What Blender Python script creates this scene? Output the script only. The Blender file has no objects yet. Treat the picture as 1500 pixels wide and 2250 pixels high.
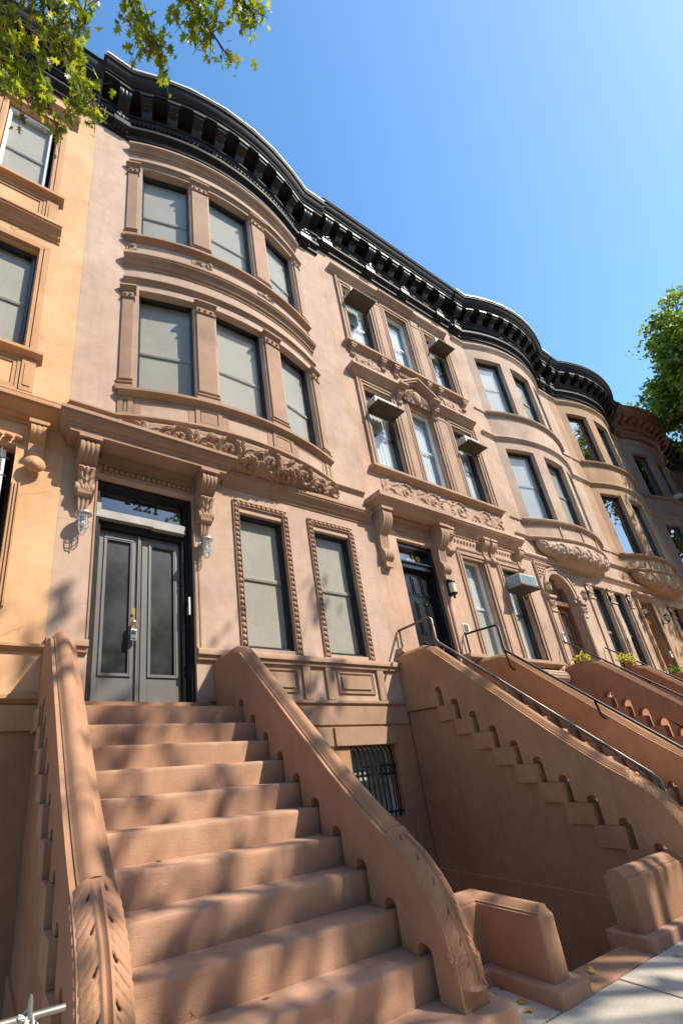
import bpy, bmesh, math, random
import numpy as np
from math import sin, cos, pi, radians, asin, sqrt, atan2
from mathutils import Vector, Matrix
random.seed(7)
S = bpy.context.scene
C = S.collection

# ------------------------------------------------------------------ camera, sky, sun, exposure
F_PX, PX, PY = 973.54, 533.79, 1309.15
R_ = Vector((0.87230442, -0.48453355, -0.06566766)); U_ = Vector((-0.12386411, -0.34888952, 0.92894229))
F_ = Vector((0.47301447, 0.8021866, 0.36435419))
cd = bpy.data.cameras.new("camera"); cam = bpy.data.objects.new("camera", cd); C.objects.link(cam)
cd.sensor_fit = 'HORIZONTAL'; cd.sensor_width = 36.0; cd.lens = F_PX / 1500 * 36.0
cd.shift_x = (750 - PX) / 1500; cd.shift_y = (PY - 1125) / 1500
cd.clip_start = 0.05; cd.clip_end = 2000
m = Matrix((R_, U_, -F_)).transposed().to_4x4()
m.translation = Vector((-0.4685, -5.1286, 1.3367))
cam.matrix_world = m
S.camera = cam

SUN = Vector((0.80, -1.0, 1.40)).normalized()          # towards the sun
EL = math.asin(SUN.z); AZ = atan2(SUN.x, SUN.y)
w = bpy.data.worlds.new("World"); S.world = w; w.use_nodes = True
nt = w.node_tree; bg = nt.nodes["Background"]
sky = nt.nodes.new("ShaderNodeTexSky"); sky.sky_type = 'NISHITA'; sky.sun_disc = False
sky.sun_elevation = EL; sky.sun_rotation = AZ; sky.air_density = 1.0; sky.dust_density = 0.7; sky.ozone_density = 2.5
hs = nt.nodes.new("ShaderNodeHueSaturation"); hs.inputs['Hue'].default_value = .493; hs.inputs['Saturation'].default_value = 1.2; hs.inputs['Value'].default_value = 1.62
nt.links.new(sky.outputs[0], hs.inputs['Color']); nt.links.new(hs.outputs[0], bg.inputs[0]); bg.inputs[1].default_value = 0.12
sd = bpy.data.lights.new("sun", 'SUN'); sd.energy = 5.0; sd.angle = radians(0.53); sd.color = (1.0, 0.915, 0.79)
so = bpy.data.objects.new("sun", sd); C.objects.link(so)
so.rotation_euler = SUN.to_track_quat('Z', 'Y').to_euler(); so.location = (10, -20, 25)
S.view_settings.view_transform = 'Standard'; S.view_settings.look = 'None'
S.view_settings.exposure = 0.67; S.view_settings.gamma = 1.0
S.cycles.use_denoising = True
S.cycles.max_bounces = 8; S.cycles.diffuse_bounces = 4; S.cycles.transparent_max_bounces = 12
S.cycles.sample_clamp_indirect = 6.0

# ------------------------------------------------------------------ materials
def N(nt, t, **k):
    n = nt.nodes.new(t)
    for a, b in k.items(): setattr(n, a, b)
    return n
def mat_base(name):
    m = bpy.data.materials.new(name); m.use_nodes = True
    return m, m.node_tree, m.node_tree.nodes["Principled BSDF"]
def coords(nt, scale=(1, 1, 1)):
    g = N(nt, "ShaderNodeNewGeometry"); mp = N(nt, "ShaderNodeMapping"); mp.inputs['Scale'].default_value = scale
    nt.links.new(g.outputs['Position'], mp.inputs[0]); return mp.outputs[0]
def noise(nt, vec, scale, detail=4, rough=.55, dist=0):
    n = N(nt, "ShaderNodeTexNoise"); n.inputs['Scale'].default_value = scale; n.inputs['Detail'].default_value = detail
    n.inputs['Roughness'].default_value = rough; n.inputs['Distortion'].default_value = dist
    nt.links.new(vec, n.inputs['Vector']); return n.outputs['Fac']
def ramp(nt, fac, a, b, ca=(0, 0, 0, 1), cb=(1, 1, 1, 1)):
    r = N(nt, "ShaderNodeValToRGB"); e = r.color_ramp.elements
    e[0].position = a; e[1].position = b; e[0].color = ca; e[1].color = cb
    nt.links.new(fac, r.inputs[0]); return r.outputs[0]
def mix(nt, fac, a, b, mode='MIX'):
    n = N(nt, "ShaderNodeMix", data_type='RGBA', blend_type=mode)
    for i, v in ((0, fac), (6, a), (7, b)):
        if isinstance(v, (int, float)): n.inputs[i].default_value = v
        elif isinstance(v, tuple): n.inputs[i].default_value = v
        else: nt.links.new(v, n.inputs[i])
    return n.outputs[2]
def c4(c, k=1.0): return (min(1, c[0]*k), min(1, c[1]*k), min(1, c[2]*k), 1)
def bump(nt, p, h, strength, dist=.01):
    b = N(nt, "ShaderNodeBump"); b.inputs['Strength'].default_value = strength; b.inputs['Distance'].default_value = dist
    nt.links.new(h, b.inputs['Height']); nt.links.new(b.outputs[0], p.inputs['Normal'])
def stone(name, col, patch=.12, patchcol=None, streak=.1, grain=.5, rough=.88, horiz=False, cracks=False, stain=None, joints=0):
    """painted or bare brownstone: broad uneven patches, vertical rain streaks, sandy grain"""
    m, nt, p = mat_base(name)
    v = coords(nt); p.inputs['Roughness'].default_value = rough; p.inputs['Specular IOR Level'].default_value = .25
    big = noise(nt, v, .9, 5, .6, .4); mid = noise(nt, v, 5, 5, .6); fine = noise(nt, v, 160, 3, .6)
    st = noise(nt, coords(nt, (7, 7, .55)), 1.6, 4, .6)
    base = mix(nt, ramp(nt, big, .35, .68), c4(col, 1-patch), c4(patchcol or col, 1+patch*.7))
    base = mix(nt, ramp(nt, mid, .42, .72), base, mix(nt, 1.0, base, c4((.90, .87, .85)), 'MULTIPLY'))
    base = mix(nt, ramp(nt, st, .5, .8, cb=(min(.85, streak*4.5),)*3+(1,)), base, mix(nt, 1.0, base, c4((.80, .77, .75)), 'MULTIPLY'))
    base = mix(nt, ramp(nt, fine, .3, .75), mix(nt, 1.0, base, c4((.93, .93, .93)), 'MULTIPLY'), base)
    if stain:
        s2 = noise(nt, coords(nt, (3.2, 3.2, .5)), 1.3, 5, .65, .5)
        base = mix(nt, ramp(nt, s2, .5, .72), base, c4(stain))
    h = fine
    if horiz:
        hs = noise(nt, coords(nt, (9, 9, 110)), 1.0, 4, .7); pit = noise(nt, coords(nt, (26, 26, 70)), 1., 3, .7)
        h = mix(nt, .5, fine, mix(nt, .5, hs, ramp(nt, pit, .28, .45)))
        dash = ramp(nt, noise(nt, coords(nt, (22, 22, 170)), 1., 2, .5), .27, .33); base = mix(nt, dash, mix(nt, 1., base, c4((.84, .82, .80)), 'MULTIPLY'), base)
        dirt = ramp(nt, noise(nt, v, 3.1, 6, .7, .6), .56, .74, cb=(.7, .7, .7, 1)); base = mix(nt, dirt, base, mix(nt, 1., base, c4((.78, .75, .72)), 'MULTIPLY'))
    if cracks:
        vo = N(nt, "ShaderNodeTexVoronoi", feature='DISTANCE_TO_EDGE'); vo.inputs['Scale'].default_value = .75
        wv = N(nt, "ShaderNodeVectorMath", operation='ADD'); nn = N(nt, "ShaderNodeTexNoise"); nn.inputs['Scale'].default_value = 2.5
        nt.links.new(v, nn.inputs['Vector']); nt.links.new(v, wv.inputs[0]); nt.links.new(nn.outputs['Color'], wv.inputs[1])
        nt.links.new(wv.outputs[0], vo.inputs['Vector'])
        crack = ramp(nt, vo.outputs['Distance'], .0, .006, (1, 1, 1, 1), (0, 0, 0, 1))
        where = ramp(nt, noise(nt, v, .8, 2), .54, .6)
        f = mix(nt, 1.0, crack, where, 'MULTIPLY')
        chip = mix(nt, 1.0, ramp(nt, noise(nt, v, 6, 4, .6), .70, .72), where, 'MULTIPLY')
        base = mix(nt, f, base, c4(col, .35)); base = mix(nt, chip, base, c4((.50, .40, .29)))
        h = mix(nt, .6, fine, mix(nt, 1.0, (1, 1, 1, 1), f, 'SUBTRACT'))
    if joints:
        sx = N(nt, "ShaderNodeSeparateXYZ"); nt.links.new(v, sx.inputs[0]); q = N(nt, "ShaderNodeMath", operation='DIVIDE'); q.inputs[1].default_value = joints
        nt.links.new(sx.outputs['Z'], q.inputs[0]); fr = N(nt, "ShaderNodeMath", operation='FRACT'); nt.links.new(q.outputs[0], fr.inputs[0])
        ln = ramp(nt, fr.outputs[0], .006, .010, (.55, .55, .55, 1), (0, 0, 0, 1)); wob = ramp(nt, noise(nt, v, 2.2, 3), .40, .55)
        base = mix(nt, mix(nt, 1.0, ln, wob, 'MULTIPLY'), base, mix(nt, 1.0, base, c4((.66, .60, .56)), 'MULTIPLY'))
        pt = noise(nt, coords(nt, (1.1, 1.1, .62)), 1.25, 2, .4, .3)
        base = mix(nt, ramp(nt, pt, .60, .625, cb=(.5, .5, .5, 1)), base, mix(nt, 1.0, base, c4((.90, .89, .90)), 'MULTIPLY'))
    nt.links.new(base, p.inputs['Base Color']); bump(nt, p, h, grain, .004)
    return m
def simple(name, col, rough=.5, metal=0, var=.15, bscale=60, bstr=.1, spec=.5):
    m, nt, p = mat_base(name); v = coords(nt)
    p.inputs['Roughness'].default_value = rough; p.inputs['Metallic'].default_value = metal; p.inputs['Specular IOR Level'].default_value = spec
    n = noise(nt, v, bscale*.12, 4); f = noise(nt, v, bscale, 3)
    nt.links.new(mix(nt, ramp(nt, n, .3, .7), c4(col, 1-var), c4(col, 1+var)), p.inputs['Base Color'])
    if bstr: bump(nt, p, f, bstr, .003)
    return m
def glassmat(name, tint=(1, 1, 1), boost=1.0, wob=.0):
    m = bpy.data.materials.new(name); m.use_nodes = True; nt = m.node_tree
    nt.nodes.remove(nt.nodes["Principled BSDF"]); out = nt.nodes["Material Output"]
    tr = N(nt, "ShaderNodeBsdfTransparent"); tr.inputs[0].default_value = (*tint, 1)
    gl = N(nt, "ShaderNodeBsdfGlossy"); gl.inputs['Roughness'].default_value = .01
    fr = N(nt, "ShaderNodeFresnel"); fr.inputs[0].default_value = 1.5
    mu = N(nt, "ShaderNodeMath", operation='MULTIPLY'); mu.use_clamp = True; mu.inputs[1].default_value = boost
    mx = N(nt, "ShaderNodeMixShader")
    ge = N(nt, "ShaderNodeNewGeometry"); fb = N(nt, "ShaderNodeMath", operation='SUBTRACT'); fb.inputs[0].default_value = 1.0; nt.links.new(ge.outputs['Backfacing'], fb.inputs[1])
    m2 = N(nt, "ShaderNodeMath", operation='MULTIPLY'); nt.links.new(fr.outputs[0], mu.inputs[0]); nt.links.new(mu.outputs[0], m2.inputs[0]); nt.links.new(fb.outputs[0], m2.inputs[1]); nt.links.new(m2.outputs[0], mx.inputs[0])
    nt.links.new(tr.outputs[0], mx.inputs[1]); nt.links.new(gl.outputs[0], mx.inputs[2]); nt.links.new(mx.outputs[0], out.inputs[0])
    if wob:
        b = N(nt, "ShaderNodeBump"); b.inputs['Strength'].default_value = wob; b.inputs['Distance'].default_value = .02
        nt.links.new(noise(nt, coords(nt), 1.6, 2), b.inputs['Height']); nt.links.new(b.outputs[0], gl.inputs['Normal']); nt.links.new(b.outputs[0], fr.inputs['Normal'])
    return m
def fabric(name, col, band=.1, folds=False):
    m, nt, p = mat_base(name); p.inputs['Roughness'].default_value = .9; p.inputs['Specular IOR Level'].default_value = .1
    v = coords(nt, (90, 90, 25)) if not folds else coords(nt, (12, 12, .3))
    a = noise(nt, v, 1.0, 3); b2 = noise(nt, coords(nt, (20, 20, 110)), 1., 2)
    f = mix(nt, .5, a, b2); big = noise(nt, coords(nt), 1.4, 3)
    k = mix(nt, ramp(nt, f, .3, .7), c4(col, 1-band), c4(col, 1+band))
    nt.links.new(mix(nt, ramp(nt, big, .3, .75), k, mix(nt, 1., k, c4((.86, .87, .86)), 'MULTIPLY')), p.inputs['Base Color'])
    return m
def wood(name, c1, c2, rough=.4):
    m, nt, p = mat_base(name); p.inputs['Roughness'].default_value = rough
    f = noise(nt, coords(nt, (30, 30, 1.5)), 1.5, 5, .6, 1.)
    nt.links.new(mix(nt, ramp(nt, f, .3, .7), c4(c1), c4(c2)), p.inputs['Base Color']); bump(nt, p, f, .15, .003); return m
def leafmat(name, cols, trans=.35):
    m = bpy.data.materials.new(name); m.use_nodes = True; nt = m.node_tree; p = nt.nodes["Principled BSDF"]
    at = N(nt, "ShaderNodeAttribute", attribute_name="leaf_tint"); r = N(nt, "ShaderNodeValToRGB"); e = r.color_ramp.elements
    while len(e) < len(cols): e.new(.5)
    for i, c in enumerate(cols): e[i].position = i/(len(cols)-1); e[i].color = c4(c)
    nt.links.new(at.outputs['Fac'], r.inputs[0]); nt.links.new(r.outputs[0], p.inputs['Base Color'])
    p.inputs['Roughness'].default_value = .42
    tl = N(nt, "ShaderNodeBsdfTranslucent"); mx = N(nt, "ShaderNodeMixShader"); mx.inputs[0].default_value = trans
    tc = mix(nt, 1., r.outputs[0], (1.9, 1.7, .6, 1), 'MULTIPLY'); nt.links.new(tc, tl.inputs[0])
    nt.links.new(p.outputs[0], mx.inputs[1]); nt.links.new(tl.outputs[0], mx.inputs[2])
    nt.links.new(mx.outputs[0], nt.nodes["Material Output"].inputs[0]); return m
def concrete(name):
    m, nt, p = mat_base(name); v = coords(nt); p.inputs['Roughness'].default_value = .9
    big = noise(nt, v, 1.3, 5, .65); f = noise(nt, v, 45, 4, .7); sp = noise(nt, v, 120, 2)
    a = mix(nt, ramp(nt, big, .3, .7), c4((.35, .31, .245)), c4((.47, .42, .34)))
    a = mix(nt, ramp(nt, f, .58, .75), a, c4((.27, .25, .22))); a = mix(nt, ramp(nt, sp, .62, .7), a, c4((.58, .54, .48)))
    nt.links.new(a, p.inputs['Base Color']); bump(nt, p, f, .35, .006); return m

M = {}
M['orange'] = stone('orange_tan_painted_stone', (.65, .375, .19), .10, (.69, .43, .24), .05, .35, cracks=True)
M['orange_trim'] = stone('orange_tan_trim_stone', (.54, .31, .165), .1, None, .1, .4)
M['pink'] = stone('pink_brown_painted_stone', (.49, .345, .25), .08, (.53, .38, .285), .10, .35, joints=1.09)
M['pink_trim'] = stone('brown_trim_stone', (.365, .23, .148), .10, (.41, .27, .18), .09, .3)
M['tan2'] = stone('tan_brownstone', (.46, .31, .21), .14, (.56, .375, .265), .2, .4, joints=1.3)
M['tan2_trim'] = stone('tan_trim_stone', (.41, .27, .18), .1, (.46, .31, .215), .13, .4)
M['tan3'] = stone('light_tan_brownstone', (.475, .335, .24), .13, (.53, .385, .285), .14, .4)
M['tan4'] = stone('warm_tan_brownstone', (.42, .255, .14), .12, (.46, .29, .17), .14, .4)
M['red5'] = stone('red_brown_stone', (.31, .19, .14), .12, None, .12, .4)
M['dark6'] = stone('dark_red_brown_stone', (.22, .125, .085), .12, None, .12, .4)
M['step'] = stone('stoop_step_brownstone', (.40, .23, .142), .12, (.45, .27, .175), .12, 1.0, horiz=True)
M['cheek'] = stone('stoop_side_brownstone', (.35, .19, .106), .12, (.385, .215, .128), .12, .6)
M['cheek2'] = stone('neighbour_stoop_brownstone', (.43, .235, .122), .12, (.46, .26, .14), .16, .5)
M['cheek3'] = stone('red_orange_stoop_stone', (.36, .185, .105), .1, None, .1, .5, stain=(.26, .14, .075))
M['base'] = stone('basement_brownstone', (.42, .24, .13), .14, None, .14, .5)
M['black'] = simple('black_cornice_paint', (.017, .016, .015), .66, 0, .35, 40, .3, .22)
M['black_carve'] = simple('black_carved_paint', (.013, .0125, .012), .5, 0, .3, 60, .4)
M['brownboard'] = wood('dark_brown_boards', (.022, .013, .009), (.05, .03, .02), .6)
M['copperbrown'] = simple('brown_cornice_paint', (.20, .085, .04), .45, 0, .25, 30, .2)
M['coping'] = simple('white_roof_coating', (.70, .70, .69), .5, 0, .05)
M['tar'] = simple('grey_black_roofing', (.05, .047, .043), .9, 0, .4, 20, .5)
M['frame'] = simple('dark_blue_black_window_frame', (.022, .024, .03), .35, 0, .2)
M['frame_white'] = simple('white_window_frame', (.78, .78, .76), .4, 0, .06)
M['frame_tan'] = simple('grey_tan_meeting_rail', (.56, .54, .50), .85, 0, .08)
M['shade'] = fabric('grey_woven_shade', (.58, .56, .52), .12)
M['shade_pale'] = fabric('pale_grey_shade', (.57, .56, .53), .10)
M['shade_white'] = fabric('white_lace_curtain', (.70, .71, .70), .12, True)
M['curtain'] = fabric('grey_green_curtain', (.42, .43, .39), .14, True)
M['dark'] = simple('dark_room_interior', (.02, .02, .02), .9, 0, .3)
M['glass'] = glassmat('window_glass', (.93, .95, .94), 1.5, .03)
M['glass_mirror'] = glassmat('reflective_window_glass', (.6, .62, .62), 4.0, .10)
M['glass_screen'] = glassmat('screened_window_glass', (.88, .88, .86), .45, .02)
M['door_grey'] = simple('grey_door_paint', (.145, .143, .134), .38, 0, .06, 60, .08)
M['door_black'] = simple('black_door_paint', (.014, .014, .014), .22, 0, .3, 60, .2)
M['door_wood'] = wood('varnished_brown_door_wood', (.16, .065, .028), (.26, .11, .048), .3)
M['door_gold'] = wood('golden_oak_door_wood', (.34, .15, .03), (.52, .25, .06), .35)
M['doorglass'] = simple('smudged_dark_door_glass', (.028, .031, .029), .28, 0, .8, 22, .1, .5)
M['transom_wood'] = simple('weathered_pale_grey_paint', (.30, .29, .265), .6, 0, .25, 30, .5)
M['iron'] = simple('black_iron', (.015, .015, .016), .4, .3, .3, 90, .2)
M['steel'] = simple('worn_grey_steel_rail', (.12, .10, .085), .42, .7, .5, 40, .3)
M['galv'] = simple('galvanised_steel', (.25, .24, .22), .5, .8, .15)
M['brass'] = simple('brass', (.60, .42, .16), .3, 1.0, .15)
M['aged_brass'] = simple('aged_brass', (.24, .17, .08), .4, .9, .3)
M['chrome'] = simple('satin_nickel', (.72, .72, .70), .25, .9, .05)
M['alu'] = simple('cast_aluminium', (.66, .66, .64), .35, .8, .1)
M['clear'] = glassmat('clear_lamp_glass', (.97, .98, .98), 1.6)
M['lampglass'] = simple('cream_lamp_glass', (.82, .74, .52), .3, 0, .05)
M['ac_white'] = simple('ivory_plastic', (.55, .54, .49), .5, 0, .08)
M['ac_blue'] = simple('blue_grey_grille', (.26, .36, .40), .5, 0, .1)
M['plywood'] = simple('stained_plywood', (.075, .055, .033), .75, 0, .45, 25, .3)
M['gold'] = simple('gold_leaf_numerals', (.75, .55, .2), .35, .6, .05)
M['ink'] = simple('black_numeral_paint', (.01, .01, .01), .5, 0, .1)
M['white_plastic'] = simple('white_plastic', (.8, .8, .78), .4, 0, .03)
M['wire'] = simple('wire_mesh', (.03, .03, .028), .5, .5, .1)
M['concrete'] = concrete('sidewalk_concrete')
M['asphalt'] = simple('asphalt', (.05, .05, .052), .9, 0, .3, 80, .6)
M['earth'] = simple('areaway_paving', (.12, .085, .06), .9, 0, .3, 30, .4)
M['bark'] = simple('grey_brown_bark', (.10, .08, .06), .9, 0, .4, 25, .8)
M['leaf_near'] = leafmat('pin_oak_leaves', [(.045, .085, .010), (.10, .16, .014), (.18, .24, .02), (.27, .32, .03), (.38, .30, .04)], .5)
M['leaf_far'] = leafmat('street_tree_leaves', [(.05, .10, .014), (.10, .17, .018), (.16, .24, .024), (.25, .31, .03), (.29, .26, .03)], .35)
M['leaf_yellow'] = leafmat('yellow_green_shrub_leaves', [(.30, .33, .06), (.46, .46, .10), (.58, .52, .14)], .3)
M['leaf_green'] = leafmat('green_plant_leaves', [(.06, .16, .03), (.14, .28, .05)], .3)
M['leaf_red'] = leafmat('red_leaves', [(.35, .03, .03), (.5, .06, .05)], .3)
M['leaf_fallen'] = leafmat('fallen_leaves', [(.35, .20, .03), (.50, .34, .05), (.42, .30, .14)], .15)
M['terracotta'] = simple('terracotta', (.36, .15, .08), .8, 0, .15)

# ------------------------------------------------------------------ mesh helpers
ORG = [Vector((0, 0, 0))]
SPLIT = dict(dentil=.004, window_cornice=.05, pilaster=.05, window_casing=.035, window_sill=.05, spandrel_panel=.05, belt_course=.05, jamb_trim=.05, capital=.03, parlor_sill=.05,
             bead_moulding=.06, bay_pedestal=.004, water_table=.05, door_carving=.06, rope_band=.06, bay_rib=.05, call_button=.01, frieze_panel=.02, window_bars=.06, egg_and_dart=.06)
class MB:
    def __init__(s): s.v = []; s.f = []
    def add(s, vs, fs):
        o = len(s.v); s.v += [tuple(p) for p in vs]; s.f += [tuple(i+o for i in f) for f in fs]; return s
    def box(s, x0, x1, y0, y1, z0, z1):
        s.add([(x, y, z) for z in (z0, z1) for y in (y0, y1) for x in (x0, x1)],
              [(0, 2, 3, 1), (4, 5, 7, 6), (0, 1, 5, 4), (2, 6, 7, 3), (0, 4, 6, 2), (1, 3, 7, 5)]); return s
    def fbox(s, P, a0, a1, o0, o1, z0, z1):
        """box in a local wall frame: a along the wall, o outward, z up"""
        s.add([P(a, o, z) for z in (z0, z1) for o in (o0, o1) for a in (a0, a1)],
              [(0, 1, 3, 2), (4, 6, 7, 5), (0, 4, 5, 1), (2, 3, 7, 6), (0, 2, 6, 4), (1, 5, 7, 3)]); return s
    def sweep(s, path, prof, caps=True):
        """closed (out, z) profile carried along a plan path, outward to the right-hand side (-y for a path along +x)"""
        n = len(path); k = len(prof); vs = []
        for i, (x, y) in enumerate(path):
            ns = []
            for j in (i-1, i):
                if 0 <= j < n-1:
                    dx, dy = path[j+1][0]-path[j][0], path[j+1][1]-path[j][1]; l = sqrt(dx*dx+dy*dy); ns.append((dy/l, -dx/l))
            if len(ns) == 2:
                ax, ay = ns[0][0]+ns[1][0], ns[0][1]+ns[1][1]; l = sqrt(ax*ax+ay*ay); ax /= l; ay /= l
                q = 1/max(.35, ax*ns[0][0]+ay*ns[0][1])
            else: (ax, ay), q = ns[0], 1
            vs += [(x+ax*q*o, y+ay*q*o, z) for o, z in prof]
        fs = []
        for i in range(n-1):
            for j in range(k):
                a, b = i*k+j, i*k+(j+1) % k; fs.append((a, b, b+k, a+k))
        if caps: fs.append(tuple(range(k-1, -1, -1))); fs.append(tuple((n-1)*k+j for j in range(k)))
        return s.add(vs, fs)
    def prism(s, poly, fn, t0, t1):
        """polygon (a, b) extruded in t through fn(a, b, t)"""
        k = len(poly); vs = [fn(a, b, t0) for a, b in poly]+[fn(a, b, t1) for a, b in poly]
        fs = [tuple(range(k)), tuple(range(2*k-1, k-1, -1))]+[(i, i+k, (i+1) % k+k, (i+1) % k) for i in range(k)]
        return s.add(vs, fs)
    def tube(s, pts, r, n=8, caps=True):
        pts = [Vector(p) for p in pts]; rs = r if isinstance(r, (list, tuple)) else [r]*len(pts); vs = []; prev = None
        for i, p in enumerate(pts):
            t = (pts[min(i+1, len(pts)-1)]-pts[max(i-1, 0)]).normalized()
            if prev is None: a = t.cross(Vector((0, 0, 1)) if abs(t.z) < .9 else Vector((1, 0, 0))).normalized()
            else: a = (prev-t*prev.dot(t)).normalized()
            prev = a; b = t.cross(a)
            vs += [p+(a*cos(2*pi*j/n)+b*sin(2*pi*j/n))*rs[i] for j in range(n)]
        fs = [(i*n+j, i*n+(j+1) % n, (i+1)*n+(j+1) % n, (i+1)*n+j) for i in range(len(pts)-1) for j in range(n)]
        if caps: fs += [tuple(range(n-1, -1, -1)), tuple((len(pts)-1)*n+j for j in range(n))]
        return s.add(vs, fs)
    def lathe(s, cx, cy, prof, n=16):
        vs = [(cx+r*cos(2*pi*j/n), cy+r*sin(2*pi*j/n), z) for r, z in prof for j in range(n)]
        fs = [(i*n+j, i*n+(j+1) % n, (i+1)*n+(j+1) % n, (i+1)*n+j) for i in range(len(prof)-1) for j in range(n)]
        fs += [tuple(range(n-1, -1, -1)), tuple((len(prof)-1)*n+j for j in range(n))]
        return s.add(vs, fs)
    def blob(s, c, rx, ry, rz, n=8, k=5):
        prof = [(sin(pi*i/k), -cos(pi*i/k)) for i in range(1, k)]
        vs = [(c[0], c[1], c[2]-rz)]+[(c[0]+rx*r*cos(2*pi*j/n), c[1]+ry*r*sin(2*pi*j/n), c[2]+rz*z) for r, z in prof for j in range(n)]+[(c[0], c[1], c[2]+rz)]
        fs = [(0, 1+(j+1) % n, 1+j) for j in range(n)]; L = len(vs)-1
        for i in range(len(prof)-1):
            fs += [(1+i*n+j, 1+i*n+(j+1) % n, 1+(i+1)*n+(j+1) % n, 1+(i+1)*n+j) for j in range(n)]
        o = 1+(len(prof)-1)*n; fs += [(o+j, o+(j+1) % n, L) for j in range(n)]
        return s.add(vs, fs)
    def grid(s, P, nu, nv):
        """P(i/nu, j/nv) -> point"""
        vs = [P(i/nu, j/nv) for j in range(nv+1) for i in range(nu+1)]; k = nu+1
        return s.add(vs, [(j*k+i, j*k+i+1, (j+1)*k+i+1, (j+1)*k+i) for j in range(nv) for i in range(nu)])
    def pieces(s, eps):
        par = list(range(len(s.v)))
        def find(a):
            while par[a] != a: par[a] = par[par[a]]; a = par[a]
            return a
        for f in s.f:
            for i in f[1:]: par[find(i)] = find(f[0])
        comp = {}
        for k, f in enumerate(s.f): comp.setdefault(find(f[0]), []).append(k)
        cl = []
        for fs in comp.values():
            P = np.array([s.v[i] for k in fs for i in s.f[k]]); cl.append([P.min(0), P.max(0), list(fs)])
        again = True
        while again:
            again = False; out = []
            for c in cl:
                for o in out:
                    if (c[0]-eps <= o[1]).all() and (o[0]-eps <= c[1]).all():
                        o[0] = np.minimum(o[0], c[0]); o[1] = np.maximum(o[1], c[1]); o[2] += c[2]; again = True; break
                else: out.append(c)
            cl = out
        return [c[2] for c in cl]
    def build(s, name, mat, parent=None, label=None, smooth=40, bevel=0, fixn=True):
        if name in SPLIT:
            ps = s.pieces(SPLIT[name])
            if len(ps) > 1:
                r = None
                for fs in ps:
                    q = MB(); mp = {}
                    for k in fs:
                        for i in s.f[k]:
                            if i not in mp: mp[i] = len(q.v); q.v.append(s.v[i])
                        q.f.append(tuple(mp[i] for i in s.f[k]))
                    r = r or q.build1(name, mat, parent, label, smooth, bevel, fixn) if r is None else (q.build1(name, mat, parent, label, smooth, bevel, fixn), r)[1]
                return r
        return s.build1(name, mat, parent, label, smooth, bevel, fixn)
    def build1(s, name, mat, parent=None, label=None, smooth=40, bevel=0, fixn=True):
        me = bpy.data.meshes.new(name); o = ORG[0]
        me.from_pydata([(x-o.x, y-o.y, z-o.z) for x, y, z in s.v], [], s.f)
        if fixn:
            bm = bmesh.new(); bm.from_mesh(me); bmesh.ops.recalc_face_normals(bm, faces=bm.faces); bm.to_mesh(me); bm.free()
        me.update()
        if smooth: me.shade_smooth(); me.set_sharp_from_angle(angle=radians(smooth))
        me.materials.append(M[mat] if isinstance(mat, str) else mat)
        ob = bpy.data.objects.new(name, me); C.objects.link(ob)
        if parent: ob.parent = parent
        else: ob.location = o
        if label: ob['label'] = label
        if bevel:
            b = ob.modifiers.new('bevel', 'BEVEL'); b.width = bevel; b.segments = 2; b.limit_method = 'ANGLE'; b.angle_limit = radians(40)
        return ob
def thing(name, label, cat, loc, group=None):
    o = bpy.data.objects.new(name, None); C.objects.link(o); o.location = loc; o['label'] = label; o['category'] = cat
    o.empty_display_size = .2
    if group: o['group'] = group
    ORG[0] = Vector(loc); return o
def tag(o, label, cat, group=None):
    o['label'] = label; o['category'] = cat
    if group: o['group'] = group
    return o
def structure(o): o['kind'] = 'structure'; return o
def flat(x0=0, y0=0): return lambda a, o, z: (x0+a, y0-o, z)
W0 = flat()
class Bay:
    def __init__(s, cx, half, sag):
        s.cx, s.h = cx, half; s.R = (half*half+sag*sag)/(2*sag); s.yc = s.R-sag
    def pos(s, x, d=0):
        t = asin(max(-1, min(1, (x-s.cx)/s.R))); return (s.cx+(s.R+d)*sin(t), s.yc-(s.R+d)*cos(t))
    def path(s, x0, x1, n=24): return [s.pos(x0+(x1-x0)*i/n) for i in range(n+1)]
    def P(s, a, o, z): x, y = s.pos(a, o); return (x, y, z)
    def frame(s, x0, x1, d):
        """flat frame on the chord between two bay points"""
        p, q = s.pos(x0, d), s.pos(x1, d); L = sqrt((q[0]-p[0])**2+(q[1]-p[1])**2); tx, ty = (q[0]-p[0])/L, (q[1]-p[1])/L
        return (lambda a, o, z: (p[0]+tx*a+ty*o, p[1]+ty*a-tx*o, z)), L
def rect(d0, d1, z0, z1): return [(d0, z0), (d1, z0), (d1, z1), (d0, z1)]
def crown(z0, z1, d, b=-.03):
    h = z1-z0
    return [(b, z0), (d*.12, z0), (d*.15, z0+.16*h), (d*.38, z0+.22*h), (d*.40, z0+.36*h), (d*.62, z0+.52*h), (d*.88, z0+.60*h), (d*.9, z0+.70*h), (d, z0+.72*h), (d, z0+.93*h), (d*.93, z1), (b, z1)]
def ovolo(z0, z1, d, b=-.03):
    h = z1-z0
    return [(b, z0), (d*.2, z0), (d*.3, z0+.3*h), (d*.6, z0+.5*h), (d*.95, z0+.62*h), (d, z0+.78*h), (d*.85, z0+.95*h), (d*.5, z1), (b, z1)]
def sill(z0, z1, d, b=-.03):
    h = z1-z0
    return [(b, z0), (d*.15, z0), (d*.3, z0+.25*h), (d*.65, z0+.45*h), (d*.7, z0+.5*h), (d, z0+.52*h), (d, z0+.95*h), (d*.93, z1), (b, z1)]
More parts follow.
